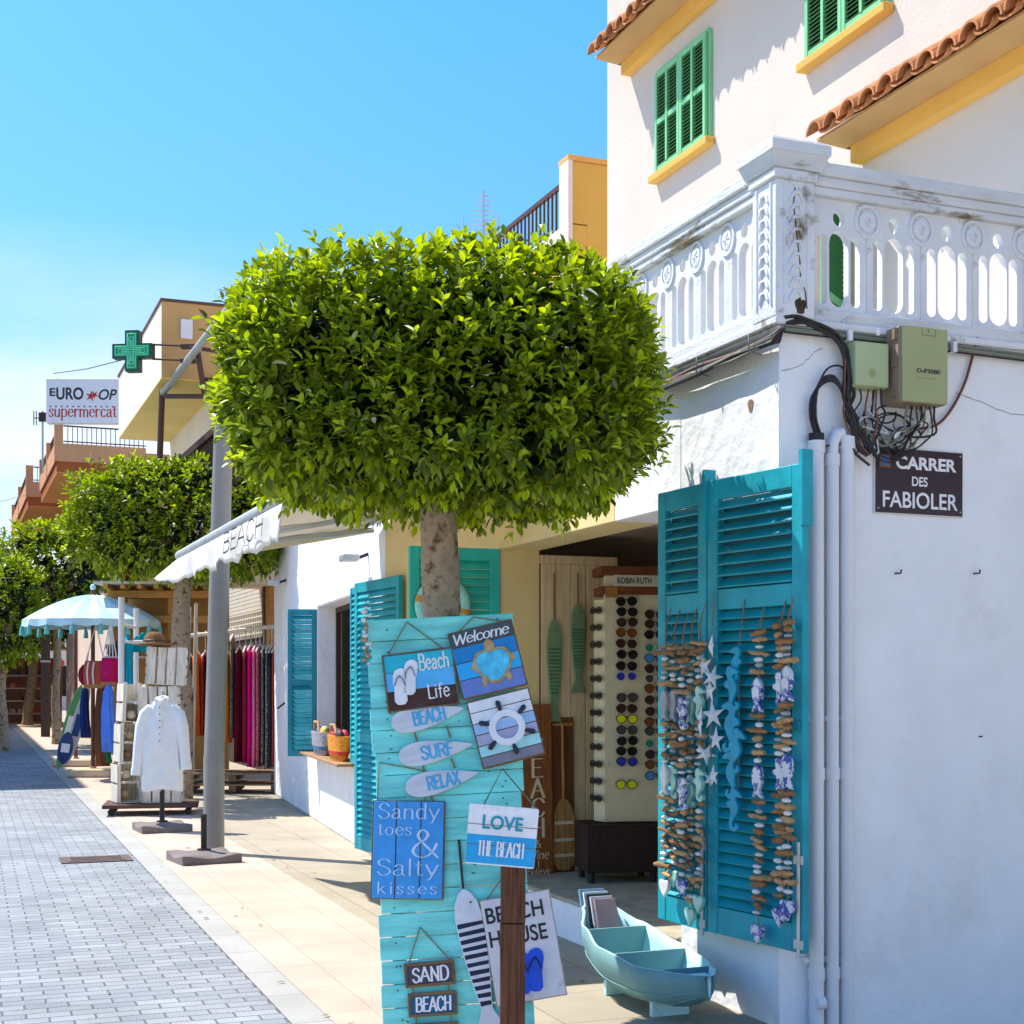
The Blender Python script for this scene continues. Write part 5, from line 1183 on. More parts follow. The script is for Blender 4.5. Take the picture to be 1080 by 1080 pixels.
strand(SL,711,642,925,'driftwood string with pale fish and mint heart, second on the left leaf',[('fish',PEBBLG),('seahorse',MINTC)],GS,y=-.05,wood_l=.11,first=.20)
strand(SL,720,645,935,'driftwood string with blue patterned seahorses, third on the left leaf',[('seahorse',PORC),('seahorse',PORC)],GS,y=-.09,wood_l=.11,first=.20)
strand(SL,729,640,965,'driftwood string ending low in a mint heart, fourth on the left leaf',[('fish',MINTC),('seahorse',MINTC)],GS,y=-.05,wood_l=.10,first=.20)
strand(SL,738,635,952,'driftwood string with mint seahorses beside the starfish',[('seahorse',MINTC),('seahorse',MINTC)],GS,y=-.07,wood_l=.09,first=.20)
q = SR.hit(752,625,-.05); t = thing('starfish_string','string of white starfish between the two shutter leaves','wind chime',M=SR.M @ T(q[0],-.05,q[1]))
rope('cord',[(-.02,.02,.0),(-.005,-.01,-.3),(.0,-.01,-.98)],t,.003)
for k,(du,v,r,a) in enumerate(((0,682,.062,.1),(-6,702,.062,-.2),(5,714,.06,.3),(-2,728,.07,.1),(3,754,.075,-.1),(-8,760,.085,.5),(4,780,.066,.05),(-4,795,.06,.5),(6,818,.056,-.1),(-2,822,.05,.4))):
    e = SR.hit(752+du,v,-.05); c = (e[0]-q[0], -.012-.012*(k%3), e[1]-q[1]); vs=[]; P_=starpts(r,a)
    vs=[(c[0]+x,c[1]+.006,c[2]+z) for x,z in P_]+[(c[0],c[1]-.014,c[2]),(c[0],c[1]+.008,c[2])]
    fs=[((i+1)%10,i,10) for i in range(10)]+[(i,(i+1)%10,11) for i in range(10)]
    M_ = T(*c) @ RZ(((k*37)%5-2)*.28) @ T(-c[0],-c[1],-c[2])
    MB().add(vs,fs,0,M_).build('starfish', STAR, t)
q = SR.hit(780,632,-.05); t = thing('seahorse_string','string of turquoise wooden seahorses on the right shutter leaf','wind chime',M=SR.M @ T(q[0],-.05,q[1]))
rope('cord',[(0,.03,0),(0,0,-.2),(-.01,0,-1.0)],t,.003)
SEAM = flat('seahorse_turquoise',10,150,182,.5,.15)
for k,(du,v,L_,a) in enumerate(((-1,700,.16,.1),(-5,725,.20,-.1),(-6,765,.24,.05),(-1,790,.20,.2),(-5,815,.22,-.05),(-3,852,.19,.1))):
    e = SR.hit(780+du,v,-.05); mb = MB(); add_outline(mb,[[((a_ if k%2 else -a_)*L_*.9,b_*L_) for a_,b_ in SEAH]],.007,T(e[0]-q[0],-.008-.012*(k%2),e[1]-q[1]) @ RY(a),0,.003); mb.build('seahorse', SEAM, t)

# ---------------------------------------------------------------- boat shaped display in front of the step
xa = FA.hit(611,957,-.42)[0]; xb2 = FA.hit(762,1035,-.28)[0]; LB = xb2-xa
bo = thing('boat_display','pale aqua wooden boat shaped display box by the shop step','boat',FA.w((xa+xb2)/2,-.35,0), AF)
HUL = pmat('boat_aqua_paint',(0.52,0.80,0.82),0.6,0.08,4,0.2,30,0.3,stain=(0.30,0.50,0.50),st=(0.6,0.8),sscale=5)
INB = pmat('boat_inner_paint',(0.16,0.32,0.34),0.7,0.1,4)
def lerpt(tab, t):
    for (a,x),(b,y) in zip(tab,tab[1:]):
        if t <= b: q=(t-a)/(b-a); q=q*q*(3-2*q); return x+(y-x)*q
    return tab[-1][1]
WT = [(0,.012),(.08,.10),(.22,.18),(.45,.225),(.7,.205),(.88,.125),(.96,.065),(1,.02)]
RT = [(0,.45),(.07,.405),(.2,.345),(.45,.285),(.75,.255),(1,.262)]
KT = [(0,.38),(.05,.27),(.14,.15),(.3,.075),(.55,.055),(.8,.072),(1,.15)]
NS,NK = 28,12; vs=[]
for i in range(NS+1):
    t=i/NS; x=-LB/2+LB*t-(.03 if False else 0); w_=lerpt(WT,t); r_=lerpt(RT,t); k_=lerpt(KT,t)
    for j in range(NK+1):
        a=PI*j/NK; yy=-w_*math.copysign(abs(math.cos(a))**.72,math.cos(a)); zz=r_-(r_-k_)*math.sin(a)**.85
        zz += -.004*math.floor(j*1.0)*0
        vs.append((x,yy,zz))
fs=[(i*(NK+1)+j,(i+1)*(NK+1)+j,(i+1)*(NK+1)+j+1,i*(NK+1)+j+1) for i in range(NS) for j in range(NK)]
fs.append(tuple(NS*(NK+1)+j for j in range(NK+1))); fs.append(tuple(range(NK+1))[::-1])
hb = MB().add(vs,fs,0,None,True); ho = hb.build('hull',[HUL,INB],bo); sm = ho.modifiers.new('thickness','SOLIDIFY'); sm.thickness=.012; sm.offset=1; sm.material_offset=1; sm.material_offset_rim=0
sm.offset=1
st2 = MB()
for jf in (2.6,4.1):                                  # plank seams
    j=int(jf); f=jf-j; p_=[]
    for i in range(1,NS):
        A_=Vector(vs[i*(NK+1)+j]).lerp(Vector(vs[i*(NK+1)+j+1]),f); p_.append(A_+Vector((0,-.004,-.003)))
    st2.tube(p_,.0026,5)
st2.build('plank_seam', pmat('boat_seam',(0.20,0.42,0.44),0.7), ho)
for t in (.24,.52,.78):
    w_=lerpt(WT,t)-.010; r_=lerpt(RT,t); k_=lerpt(KT,t); x=-LB/2+LB*t; prof=[]
    for j in range(NK+1):
        a=PI*j/NK; prof.append((-w_*math.copysign(abs(math.cos(a))**.72,math.cos(a)), r_-.012-(r_-k_-.022)*math.sin(a)**.85))
    n=len(prof); V=[(x-.008,y,z) for y,z in prof]+[(x+.008,y,z) for y,z in prof]
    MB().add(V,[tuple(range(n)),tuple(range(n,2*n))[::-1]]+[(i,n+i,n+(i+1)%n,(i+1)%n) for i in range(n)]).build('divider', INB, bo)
MB().box(LB*.395,LB*.455,-.055,.055,.236,.250).build('end_seat', HUL, bo, .003)
for x in (-LB*.20,LB*.20): MB().box(x-.015,x+.015,-.10,.10,0,.08).build('leg', HUL, bo, .003)
for k,(nm,c,dx) in enumerate((('pale blue',(120,160,190),0),('white',(225,225,228),.045),('dark green',(40,62,62),.075),('white and grey',(205,205,215),.11),('dusty pink',(175,140,140),.15))):
    x=-LB*.46+dx; b=thing('framed_print', '%s edged framed print standing in the boat display' % nm,'picture',bo.matrix_world @ Vector((0,0,0)) if False else FA.w((xa+xb2)/2+x+.02,-.35,.30), AF)
    b.rotation_euler = (0,-.36,AF)
    mb=MB(); mb.box(-.007,.007,-.075+.012*k*.3,.075-.012*k*.3,-.06,.20-.008*k); mb.build('frame', flat('print_'+nm.replace(' ','_'),*c), b, .002)
    MB().box(-.0085,-.0072,-.055,.055,-.03,.17-.008*k).build('print', flat('print_sheet',150,170,180), b)

# ---------------------------------------------------------------- side wall: boxes, pipes, cables, street sign
def rwt(name,label,cat_,u,v,y=0.0): q=RW.hit(u,v,y); return thing(name,label,cat_,M=RW.M @ T(q[0],y,q[1]))
def rwbox(u0,v0,u1,v1,y): a=RW.hit(u0,v1,y); b=RW.hit(u1,v0,y); return a[0],b[0],a[1],b[1]
x0,x1_,z0,z1 = rwbox(903,410,937,358,-.10)
b1 = thing('junction_box','small pale green junction box on the side wall left of the olive box','junction box',M=RW.M @ T(x0,0,z0)); w=x1_-x0; h=z1-z0
MB().box(0,w,-.085,-.001,0,h).build('case', BOXG2, b1, .008, 2); MB().box(-.004,w+.004,-.10,-.0855,-.004,h+.004).build('lid', BOXG2, b1, .008, 2)
mb=MB(); add_outline(mb,[circ(0,0,.02,20)],.0006,T(w*.5,-.101,h*.70)); mb.build('emblem', flat('box_emblem',150,165,105), b1)
mb=MB(); mb.box(w*.62,w*.72,-.102,-.1005,.03,.065); mb.build('keyhole_plate', LETW, b1)
x0,x1_,z0,z1 = rwbox(952,427,1000,340,-.16)
b2 = thing('meter_box','large olive green meter box with a number on the side wall under the ledge','junction box',M=RW.M @ T(x0,0,z0)); w=x1_-x0; h=z1-z0
MB().box(-.005,w+.005,-.145,-.001,-.01,h).build('case', pmat('box_side_brown',(0.30,0.22,0.15),0.6,0.1), b2, .006); MB().box(0,w,-.16,-.1455,-.01,h).build('lid', BOXG, b2, .006, 2)
for q in (.12,.48,.86): MB().box(-.016,-.0055,-.13,-.09,h*q-.025,h*q+.025).build('hinge', pmat('box_hinge',(0.24,0.18,0.10),0.5), b2)
t=MB(); sans(t,'O-P3080',w*.56,h*.62,.021,-.1612,width=w*.52,bold=.03); t.build('lettering', LETB, b2)
mb=MB(); mb.box(w*.30,w*.74,-.1625,-.1605,h*.64-.016+.0,h*.64-.0155+.0); mb.box(w*.42,w*.72,-.1622,-.1605,h*.13,h*.135); mb.box(w*.42,w*.425,-.1622,-.1605,h*.05,h*.13); mb.box(w*.715,w*.72,-.1622,-.1605,h*.05,h*.13); mb.box(w*.55,w*.57,-.1622,-.1605,h*.05,h*.10); mb.build('lid_marks', pmat('box_mark',(0.20,0.22,0.09),0.6), b2)

def ppipe(u, vtop, r, label, y=-.045):
    a=RW.hit(u,vtop,y); t=thing('drain_pipe',label,'pipe',M=RW.M @ T(a[0],y,0),group='pipes down the side wall'); zt=a[1]
    MB().tube([(0,0,-.10),(0,0,zt)],r,14).build('pipe', PIPE, t)
    for q in (.22,1.15,zt-.06): MB().tube([(0,0,q),(0,0,q+.055)],r*1.14,14).build('collar', PIPE, t)
    for q in (.20,1.32): MB().box(-r*1.6,r*1.6,.004,.044,q+.10,q+.125).build('clip', PIPE, t)
    return t,a
pA,aA = ppipe(861,464,.035,'leftmost white pipe down the side wall, cables entering its open top')
pB,aB = ppipe(878,478,.030,'middle white pipe down the side wall with a curved top')
pC,aC = ppipe(893.5,460,.034,'rightmost white pipe down the side wall, nearest the street sign')
MB().tube([(0,0,aA[1]-.01),(0,0,aA[1]+.03)],.036,14).build('pipe_seal', BLACK, pA)
zt=aB[1]; MB().tube([(0,0,zt),(.005,0,zt+.05),(.025,-.0,zt+.09),(.055,.0,zt+.10)],.026,12).build('elbow', PIPE, pB)
mb=MB(); q=RW.hit(868,1050,-.05); MB().tube([(-.02,-.03,.12),(.02,-.035,.12)],.03,12).build('foot_elbow', PIPE, pA)
P=lambda u,v,y: Vector((RW.hit(u,v,y)[0],y,RW.hit(u,v,y)[1]))
cb=thing('cable_bundle','tangle of black, brown and white cables hanging around the wall boxes','cables',M=RW.M)
R6=random.Random(4)
def cab(pts, r, m, name='cable'): MB().tube(cat([tuple(P(u,v,y)) for u,v,y in pts],6),r,6).build(name,m,cb)
trunkp=[(829,338,-.03),(846,338,-.035),(866,345,-.04),(882,357,-.045),(890,372,-.05),(893,395,-.05)]
for k in range(7):
    o_=[(R6.uniform(-3,3),R6.uniform(-4,4),R6.uniform(-.02,.0)) for _ in range(10)]
    tail=[(893+R6.uniform(-4,6),420,-.05),(897+R6.uniform(-5,8),440,-.06),(900+R6.uniform(-6,12),462+R6.uniform(-8,8),-.06),(912+R6.uniform(-6,14),482+R6.uniform(-8,6),-.07)]
    pts=[(u+a,v+b,y+c) for (u,v,y),(a,b,c) in zip(trunkp+tail,o_)]
    cab(pts, R6.uniform(.005,.010), CABLE if k!=2 else CABLEB)
for (u0,u1,vb) in ((956,990,429),(906,932,411)):
    for k in range(11 if u0>940 else 6):
        u=R6.uniform(u0,u1); y=-R6.uniform(.04,.12); e=R6.uniform(898,925); 
        pts=[(u,vb-1,y),(u+R6.uniform(-4,4),vb+R6.uniform(10,22),y),(u+R6.uniform(-14,4),vb+R6.uniform(20,45),y*.8),((u+e)/2+R6.uniform(-8,8),R6.uniform(455,487),-.06),(e+R6.uniform(-6,6),R6.uniform(430,480),-.055)]
        cab(pts, R6.uniform(.0035,.006), R6.choice((CABLE,CABLE,CABLE,CABLEB,CABLEW,CABLEG)))
for k in range(7):
    u=R6.uniform(900,960); v=R6.uniform(430,465); rr_=R6.uniform(8,20)
    cab([(u+rr_*1.2*math.cos(a),v+rr_*math.sin(a),-.06-.02*math.sin(a*2)) for a in [j*PI/5+k for j in range(9)]], R6.uniform(.0035,.0055), R6.choice((CABLE,CABLE,CABLEW,CABLEG)))
cab([(1003,428,-.05),(990,446,-.04),(976,455,-.05),(966,452,-.08)],.006,CABLEB) if False else None
cab([(1031,356,-.03),(1026,375,-.02),(1017,405,-.02),(1003,432,-.02),(988,448,-.03),(970,452,-.05)],.007,CABLEB)
cab([(866,472,-.05),(885,468,-.05),(905,470,-.05),(925,476,-.05)],.0045,CABLE); cab([(884,360,-.03),(888,342,-.03),(897,335,-.03),(905,338,-.02)],.005,CABLEW)
[cab([(862+a,458,-.04),(857+a,440,-.04),(858+a,418-a,-.04),(867,403-a,-.045),(879,400-a,-.05),(888,412,-.05),(892,430,-.05)],.0075,CABLE) for a in (-2,0,3)]; cab([(860,455,-.05),(858,428,-.05),(870,392,-.05),(886,386,-.05),(893,398,-.05)],.005,CABLE)
MB().tube([P(974,430,-.05),P(962,452,-.06)],.014,8).build('connector', LETW, cb); MB().tube([P(942,462,-.06),P(952,450,-.06)],.014,8).build('connector', LETW, cb)
lg=thing('ledge_cables','grey green cable run clipped along the ledge of the side wall','cables',M=RW.M)
for (dz,r,m) in ((0,.012,CABLEG),(.018,.007,CABLEG),(-.012,.006,CABLE)): MB().tube([(0.0,-.045,3.225+dz),(.6,-.035,3.225+dz),(1.5,-.035,3.21+dz),(4,-.035,3.22+dz)],r,6).build('cable',m,lg)
for q in (.35,.95,1.6): MB().box(q-.012,q+.012,-.062,-.02,3.20,3.25).build('clip',PIPE,lg)
fb=thing('facade_cables','sagging bundle of dark cables under the balustrade of the lit shop front','cables',A0,AF)
for k in range(12):
    n=16; ph=R6.uniform(0,6); pts=[]
    for i in range(n+1):
        t=i/n; x=-5.5+5.54*t; z=3.20+.035*math.sin(x*2.3+ph*.2)*(.6+.4*math.sin(ph))+R6.uniform(-.012,.012)+.012*math.sin(ph*3)-.05*max(0,math.sin(x*1.15+.8))
        pts.append((x,-.045-.02*math.sin(ph)-.005*math.cos(x*3+ph),z))
    pts.append((.06,-.02,3.225)); 
    MB().tube(pts,R6.uniform(.007,.013),6).build('cable', (CABLE,CABLEG,CABLEB,CABLE,CABLE,CABLEG,CABLE,CABLEB)[k%8], fb)
for x in (-4.2,-2.9,-1.6,-.62,-.12): MB().tube([(x,-.02,3.245),(x,-.09,3.23),(x,-.09,3.15),(x,-.02,3.14)],.004,6).build('tie',CABLEG,fb)
# street sign
M,w,h=rect_sign(RW,(922,470),(1016,477),(1016,546.5),(922,541),-.012)
ss_=thing('street_sign','dark enamel street sign reading CARRER DES FABIOLER on the white side wall','sign',M=M)
MB().box(0,w,0,.010,0,h).build('rim', flat('enamel_white',214,210,208,.3), ss_, .004, 2); MB().box(.006,w-.006,-.0025,-.0002,.006,h-.006).build('plate', ENAMEL, ss_, .002)
t=MB(); sans(t,'CARRER',w*.575,h*.68,h*.195,-.0036,width=w*.68,bold=.035); sans(t,'DES',w*.50,h*.435,h*.145,-.0036,width=w*.175,bold=.02); sans(t,'FABIOLER',w*.51,h*.10,h*.245,-.0036,width=w*.84,bold=.015); t.build('lettering', flat('enamel_letter',236,232,236,.3), ss_)
mb=MB(); mb.box(w*.055,w*.175,-.0035,-.0027,h*.69,h*.88); mb.build('emblem', flat('emblem_rust',150,80,50), ss_); mb=MB(); mb.box(w*.07,w*.155,-.0045,-.0036,h*.71,h*.86); mb.build('emblem_field', flat('emblem_blue',70,120,170), ss_)
for (a,b) in ((.04,.08),(.96,.08),(.96,.93)): mb=MB(); mb.lathe([(.005,0),(.004,.003)],8,0,T(w*a,-.0026,h*b) @ RX(PI/2)); mb.build('screw', METAL, ss_)
for u,nm in ((944,'left'),(1027,'right')):
    hk=rwt('wall_hook','small rusty wall hook, the %s one of the pair below the street sign' % nm,'hook',u,605); MB().tube([(0,.0,0),(0,-.025,0),(.012,-.028,.0),(.014,-.03,.018)],.0045,6).build('hook', BROWNM, hk)
hk=rwt('wall_nail','single nail high in the blank white side wall','nail',1033,777); MB().tube([(0,.0,0),(0,-.02,.002)],.004,6).build('nail', BROWNM, hk)
q=FA.hit(792,428); hp=thing('broken_plaster','brown hole of broken plaster on the lit shop wall','plaster damage',A0,AF)
MB().add([(q[0]+.022*math.cos(a)*(1+.3*math.sin(3*a)),-.003,q[1]+.038*math.sin(a)*(1+.2*math.cos(2*a))) for a in [k*PI/8 for k in range(16)]],[tuple(range(16))]).build('hole', pmat('bare_plaster',(0.25,0.15,0.08),0.95,0.4,60), hp)

# ---------------------------------------------------------------- signs over the street
es=thing('shop_sign','white projecting sign reading EUROCOP supermercat over the street','sign',PX(50,447,26),0.02)
w=77/F0*26; h=47/F0*26
MB().box(0,w,-.09,.09,.0,h).build('box', flat('sign_body',214,216,224,.4,.04), es, .012); 
t=MB(); y=-.0915
sans(t,'E',w*.09,h*.60,h*.18,y,bold=.03,width=w*.08); sans(t,'URO',w*.325,h*.52,h*.28,y,bold=.03,width=w*.37); sans(t,'OP',w*.84,h*.52,h*.24,y,bold=.02,width=w*.25,shear=.25)
t.build('lettering', LETB, es); t=MB()
for k in range(12): t.lathe([(.016,0),(.016,.001)],8,0,T(w*(.06+.077*k),y+.001,h*.37) @ RX(PI/2))
t.build('dotted_line', LETB, es)
RED=flat('sign_red',176,40,40)
t=MB(); strokes(t,'supermercat',w*.04,h*.14,h*.26,y,None,0,.13,.35,.05,0,width=w*.92)
t.build('red_lettering', RED, es); mb=MB(); add_outline(mb,[[(x+w*.61,z+h*.60) for x,z in starpts(h*.13,.2)]],.001,T(0,y-.002,0)); add_outline(mb,[[(x+w*.66,z+h*.63) for x,z in starpts(h*.10,.7)]],.001,T(0,y-.004,0)); mb.build('star_mark', RED, es)
mb=MB(); mb.tube([(w,.0,h*.96),(w+.65,.1,h*.93)],.022,6); mb.tube([(w,.0,.03),(w+.65,.1,.02)],.022,6); mb.build('bracket', METAL, es)
pc=thing('pharmacy_cross','green lit pharmacy cross projecting from the beige balcony','sign',PX(141,371,19.6),-.12)
s_=43/F0*19.6; a=s_*.5; c=s_*.175
def crossp(a,c): return [(-c,-a),(c,-a),(c,-c),(a,-c),(a,c),(c,c),(c,a),(-c,a),(-c,c),(-a,c),(-a,-c),(-c,-c)]
mb=MB(); add_outline(mb,[crossp(a,c)],.07); mb.build('case', flat('cross_case',14,66,56,.4), pc)
mb=MB(); add_outline(mb,[crossp(a*.90,c*.76)],.002,T(0,-.073,0)); mb.build('face', flat('cross_face',18,150,110,.3), pc)
NEON=flat('cross_tube',110,240,190,.3)
mb=MB()
for k,(f,g_) in enumerate(((.82,.58),(.66,.34),(.5,.12))): 
    p_=crossp(a*f,c*g_); mb.tube([(x,-.082,z) for x,z in p_+[p_[0]]],.0075,6)
mb.build('neon_tube', NEON, pc)
mb=MB()
for z in (.10,-.10): mb.tube([(a*.9,.03,z),(a+.55,.12,z-.02)],.014,6); mb.box(a+.36,a+.56,.06,.16,z-.05,z-.0)
mb.build('bracket', BROWNM, pc)
for nm,pts in (('thin cable from the supermarket sign to the pharmacy cross',[PX(56,394,26),PX(92,389,23),PX(128,380,20)]),('thin cable leaving the far roofs on the left',[PX(-40,536,44),PX(0,529,43),PX(28,522,43)])):
    o=MB().tube(pts,.008,5).build('overhead_cable',CABLE); tag(o,nm,'cable')
an=thing('roof_aerial','small television aerial on the roof of the terracotta house','antenna',PX(45,484,40)); mb=MB(); mb.tube([(0,0,-.4),(0,0,1.35)],.03,6); mb.build('mast',METAL,an)
mb=MB(); mb.box(-.10,.10,-.05,.05,1.05,1.30)
for x in (-.25,-.18,.2): mb.tube([(x,0,.95),(x,0,1.35)],.015,5)
mb.tube([(-.25,0,1.15),(.2,0,1.15)],.015,5); mb.build('aerial',BROWNM,an)

# ---------------------------------------------------------------- baskets on the white window's sill
for (u0,u1,c1,c2,lab) in ((331,346,(150,150,158),(60,110,150),'grey and blue woven basket on the sill of the white window'),(347,366,(214,140,40),(190,60,40),'orange striped woven basket on the sill, by the turquoise shutter')):
    q0=WS.hit(u0,802,-.08); q1=WS.hit(u1,802,-.08); w=min(q1[0]-q0[0],1.0)
    b=thing('basket',lab,'basket',M=WS.M @ T((q0[0]+q1[0])/2,-.07,zs0+.031),group='baskets on the window sill')
    ma=flat('basket_a_'+str(u0),*c1,.8,.35,.6,40); mb_=flat('basket_b_'+str(u0),*c2,.8,.3)
    mb=MB(); r0=w*.40; mb.lathe([(r0*.8,0),(r0*.92,.06),(r0*.95,.061)],20,0,Matrix.Diagonal((1,.22/ w if w>.3 else .6,1,1)))
    mb.lathe([(r0*.95,.0615),(r0,.10)],20,1,Matrix.Diagonal((1,.22/w if w>.3 else .6,1,1))); mb.lathe([(r0,.1005),(r0*1.08,.22),(r0*1.12,.25)],20,0,Matrix.Diagonal((1,.22/w if w>.3 else .6,1,1))); mb.build('body',[ma,mb_],b)
    MB().tube([(-r0*.5,-.05,.24),(-r0*.3,-.06,.36),(r0*.3,-.06,.36),(r0*.5,-.05,.24)],.014,8).build('handle',STRAWW,b)
    for k in range(6): MB().ell((r0*R6.uniform(-.7,.7),R6.uniform(-.03,.03),.25),(r0*.25,.05,.07),rnd=R6,jit=.1).build('ware',flat('ware_%d_%d'%(u0,k),*R6.choice(((40,110,170),(200,60,70),(220,190,90),(60,50,60),(120,170,180)))),b)

# ---------------------------------------------------------------- market goods beyond the lamp post
R7=random.Random(11)
def V2(u,v,Y): return PX(u,v,Y)
# umbrella weights
def weight(label,u,v,rz,post_h,sc_=1.0):
    g_=GP(u,v); t=thing('umbrella_weight',label,'umbrella base',(g_.x,g_.y,0),rz,'empty umbrella bases')
    n=8; vs=[]; W_=.27*sc_
    for j in range(n+1):
        for i in range(n+1):
            x=-W_+2*W_*i/n; y=-W_+2*W_*j/n; k=max(abs(x),abs(y))/W_
            vs.append((x,y,.085+.022*math.cos(x/W_*PI*1.0)*math.cos(y/W_*PI)*.8-.018*k**6))
    fs=[(j*(n+1)+i,j*(n+1)+i+1,(j+1)*(n+1)+i+1,(j+1)*(n+1)+i) for j in range(n) for i in range(n)]
    ring=[i for i in range(n+1)]+[j*(n+1)+n for j in range(1,n+1)]+[n*(n+1)+i for i in range(n-1,-1,-1)]+[j*(n+1) for j in range(n-1,0,-1)]
    b=len(vs); vs+=[(vs[i][0]*1.0,vs[i][1]*1.0,.0) for i in ring]; m=len(ring)
    fs+=[(ring[(k+1)%m],ring[k],b+k,b+(k+1)%m) for k in range(m)]
    MB().add(vs,fs).build('slab',WEIGHT,t,.01,2)
    MB().tube([(0,0,.09),(0,0,.11)],.06,14).build('collar',BLACK,t); MB().tube([(0,0,.09),(0,0,post_h)],.027,14).build('tube',BLACK,t)
    return t
weight('dark umbrella base with a short black tube in front of the lamp post',215,908,.5,.42)
weight('dark umbrella base with a short black tube under the white shirt',171,876,.45,.42)
# white shirt hanging on a stand above the second base
sy=15.4; p=PX(171,833,sy); st_=thing('shirt_stand','slim black stand carrying the white shirt over the far umbrella base','stand',(p.x,sy,0))
MB().tube([(0,.06,.11),(0,.06,2.0-.5)],.012,8).build('pole',BLACK,st_)
sh_=thing('white_shirt','long white buttoned shirt hanging on a hanger','shirt',(p.x,sy,1.6-(833-HV)/F0*sy),-.05)
Hs=100/F0*sy
CLW=pmat('white_cotton',(0.80,0.80,0.79),0.9,0.04,8,0.2,60,0.1)
def loft(rows, mb=None, seg=28, fold=.0, nf=7, ph=0.0, mat=0):
    """rows: (z, cx, halfwidth, halfdepth)"""
    mb=mb or MB(); vs=[]
    for (z,cx,w,d) in rows:
        for k in range(seg):
            a=2*PI*k/seg; r=1+fold*math.sin(nf*a+ph+z*2)*(1 if w>.05 else .2)
            vs.append((cx+w*math.cos(a)*r,d*math.sin(a)*r,z))
    n=len(rows); fs=[(i*seg+k,i*seg+(k+1)%seg,(i+1)*seg+(k+1)%seg,(i+1)*seg+k) for i in range(n-1) for k in range(seg)]
    fs+= [tuple(range(seg))[::-1], tuple((n-1)*seg+k for k in range(seg))]
    return mb.add(vs,fs,mat,None,True)
rows_=[(0,.215,.07),(.03,.22,.075),(.3,.215,.08),(.55,.21,.08),(.70,.205,.075),(.80,.19,.065),(.88,.135,.05),(.945,.075,.045),(.965,.062,.042)]
fine=[]
for i in range(49):
    t=.965*i/48
    for (a,w0,d0),(b,w1,d1) in zip(rows_,rows_[1:]):
        if a<=t<=b+1e-6: q=(t-a)/(b-a); fine.append((Hs*t,0,w0+(w1-w0)*q,d0+(d1-d0)*q)); break
sb_=loft(fine,fold=.05,nf=9,seg=72)
nv=[]
for p_ in sb_.v:
    w=Vector(p_); k=max(0,min(1,(Hs*.93-w.z)/.2)); f=noise.noise(Vector((w.x*9+w.z*2,w.y*6,w.z*2.2)))*.030*k+noise.noise(Vector((w.x*22-w.z*5,w.y*10,w.z*6)))*.010*k
    nv.append((w.x*(1+f*.6),w.y-f,w.z+(.018*math.sin(w.x*16+1) if w.z<.03 else 0)))
sb_.v=nv
sb_.build('body',CLW,sh_)
for s_,zz,xo in ((-1,.20,.30),(1,.26,.30)):
    mb=MB(); mb.tube([(s_*.12,0,Hs*.875),(s_*.185,-.0,Hs*.80),(s_*.225,-.01,Hs*.66),(s_*.25,-.02,Hs*.45),(s_*.27,-.03,Hs*zz)],[.045,.066,.066,.058,.055],16); o=mb.build('sleeve',CLW,sh_)
    MB().tube([(s_*.27,-.03,Hs*zz+.03),(s_*.273,-.03,Hs*zz-.045)],.059,16).build('cuff',CLW,o)
mb=MB(); mb.tube([(-.065,-.02,Hs*.94),(-.05,-.045,Hs*.965),(0,-.055,Hs*.93)],.016,8); mb.tube([(.065,-.02,Hs*.94),(.05,-.045,Hs*.965),(0,-.055,Hs*.93)],.016,8); mb.tube([(-.06,.03,Hs*.965),(0,.045,Hs*.985),(.06,.03,Hs*.965)],.016,8); mb.build('collar',CLW,sh_)
MB().box(-.02,.02,-.088,-.078,Hs*.45,Hs*.92).build('placket',CLW,sh_,.003)
mb=MB()
for k in range(6): mb.lathe([(.007,0),(.007,.004)],8,0,T(0,-.089,Hs*(.52+.07*k)) @ RX(PI/2))
mb.build('buttons',LETB,sh_)
MB().tube(cat([(0,0,Hs*.96),(0,0,Hs*1.0),(.02,0,Hs*1.03),(.0,0,Hs*1.05),(-.018,0,Hs*1.03)],4),.005,6).build('hanger_hook',METAL,sh_)
# crates
def crate(label,loc,rz,w,d,h,tilt=0,ns=3,vert=False,mat=None,open_front=False):
    t=thing('wooden_crate',label,'crate',loc,rz,'whitewashed crates of the display'); t.rotation_euler=(0,tilt,rz); mat=mat or PALEW
    for x in (-w/2,w/2-.03):
        for y in (-d/2,d/2-.03): MB().box(x,x+.03,y,y+.03,0,h).build('corner_post',mat,t,.003)
    faces=[('back',1)]+([] if open_front else [('front',0)])
    for nm,k in faces:
        y=-d/2-.012 if k==0 else d/2
        for i in range(ns):
            if vert: a=-w/2+w*i/ns; MB().box(a+.008+R7.uniform(0,.008),a+w/ns-.012,y,y+.0115,.0+R7.uniform(0,.01),h-R7.uniform(0,.01)).build('slat',mat,t,.002)
            else: a=h*i/ns; MB().box(-w/2,w/2,y,y+.0115,a+.008,a+h/ns-.018).build('slat',mat,t,.002)
    for x in (-w/2-.012,w/2):
        for i in range(ns): a=h*i/ns; MB().box(x,x+.0115,-d/2,d/2,a+.008,a+h/ns-.018).build('slat',mat,t,.002)
    MB().box(-w/2,w/2,-d/2,d/2,.002,.012).build('base_board',mat,t)
    if open_front: MB().box(-w/2+.031,w/2-.031,-d/2,d/2,h*.5,h*.5+.012).build('shelf',mat,t)
    return t
cy=17.4; cz=.14
g_=PX(165,720,cy); pb=thing('crate_trolley','low dark brown wheeled board under the crate stack','trolley',(g_.x-.12,cy,0),.2)
MB().box(-.50,.62,-.35,.45,.09,.135).build('deck',pmat('dark_brown_plank',(0.10,0.05,0.035),0.8,0.3),pb,.004)
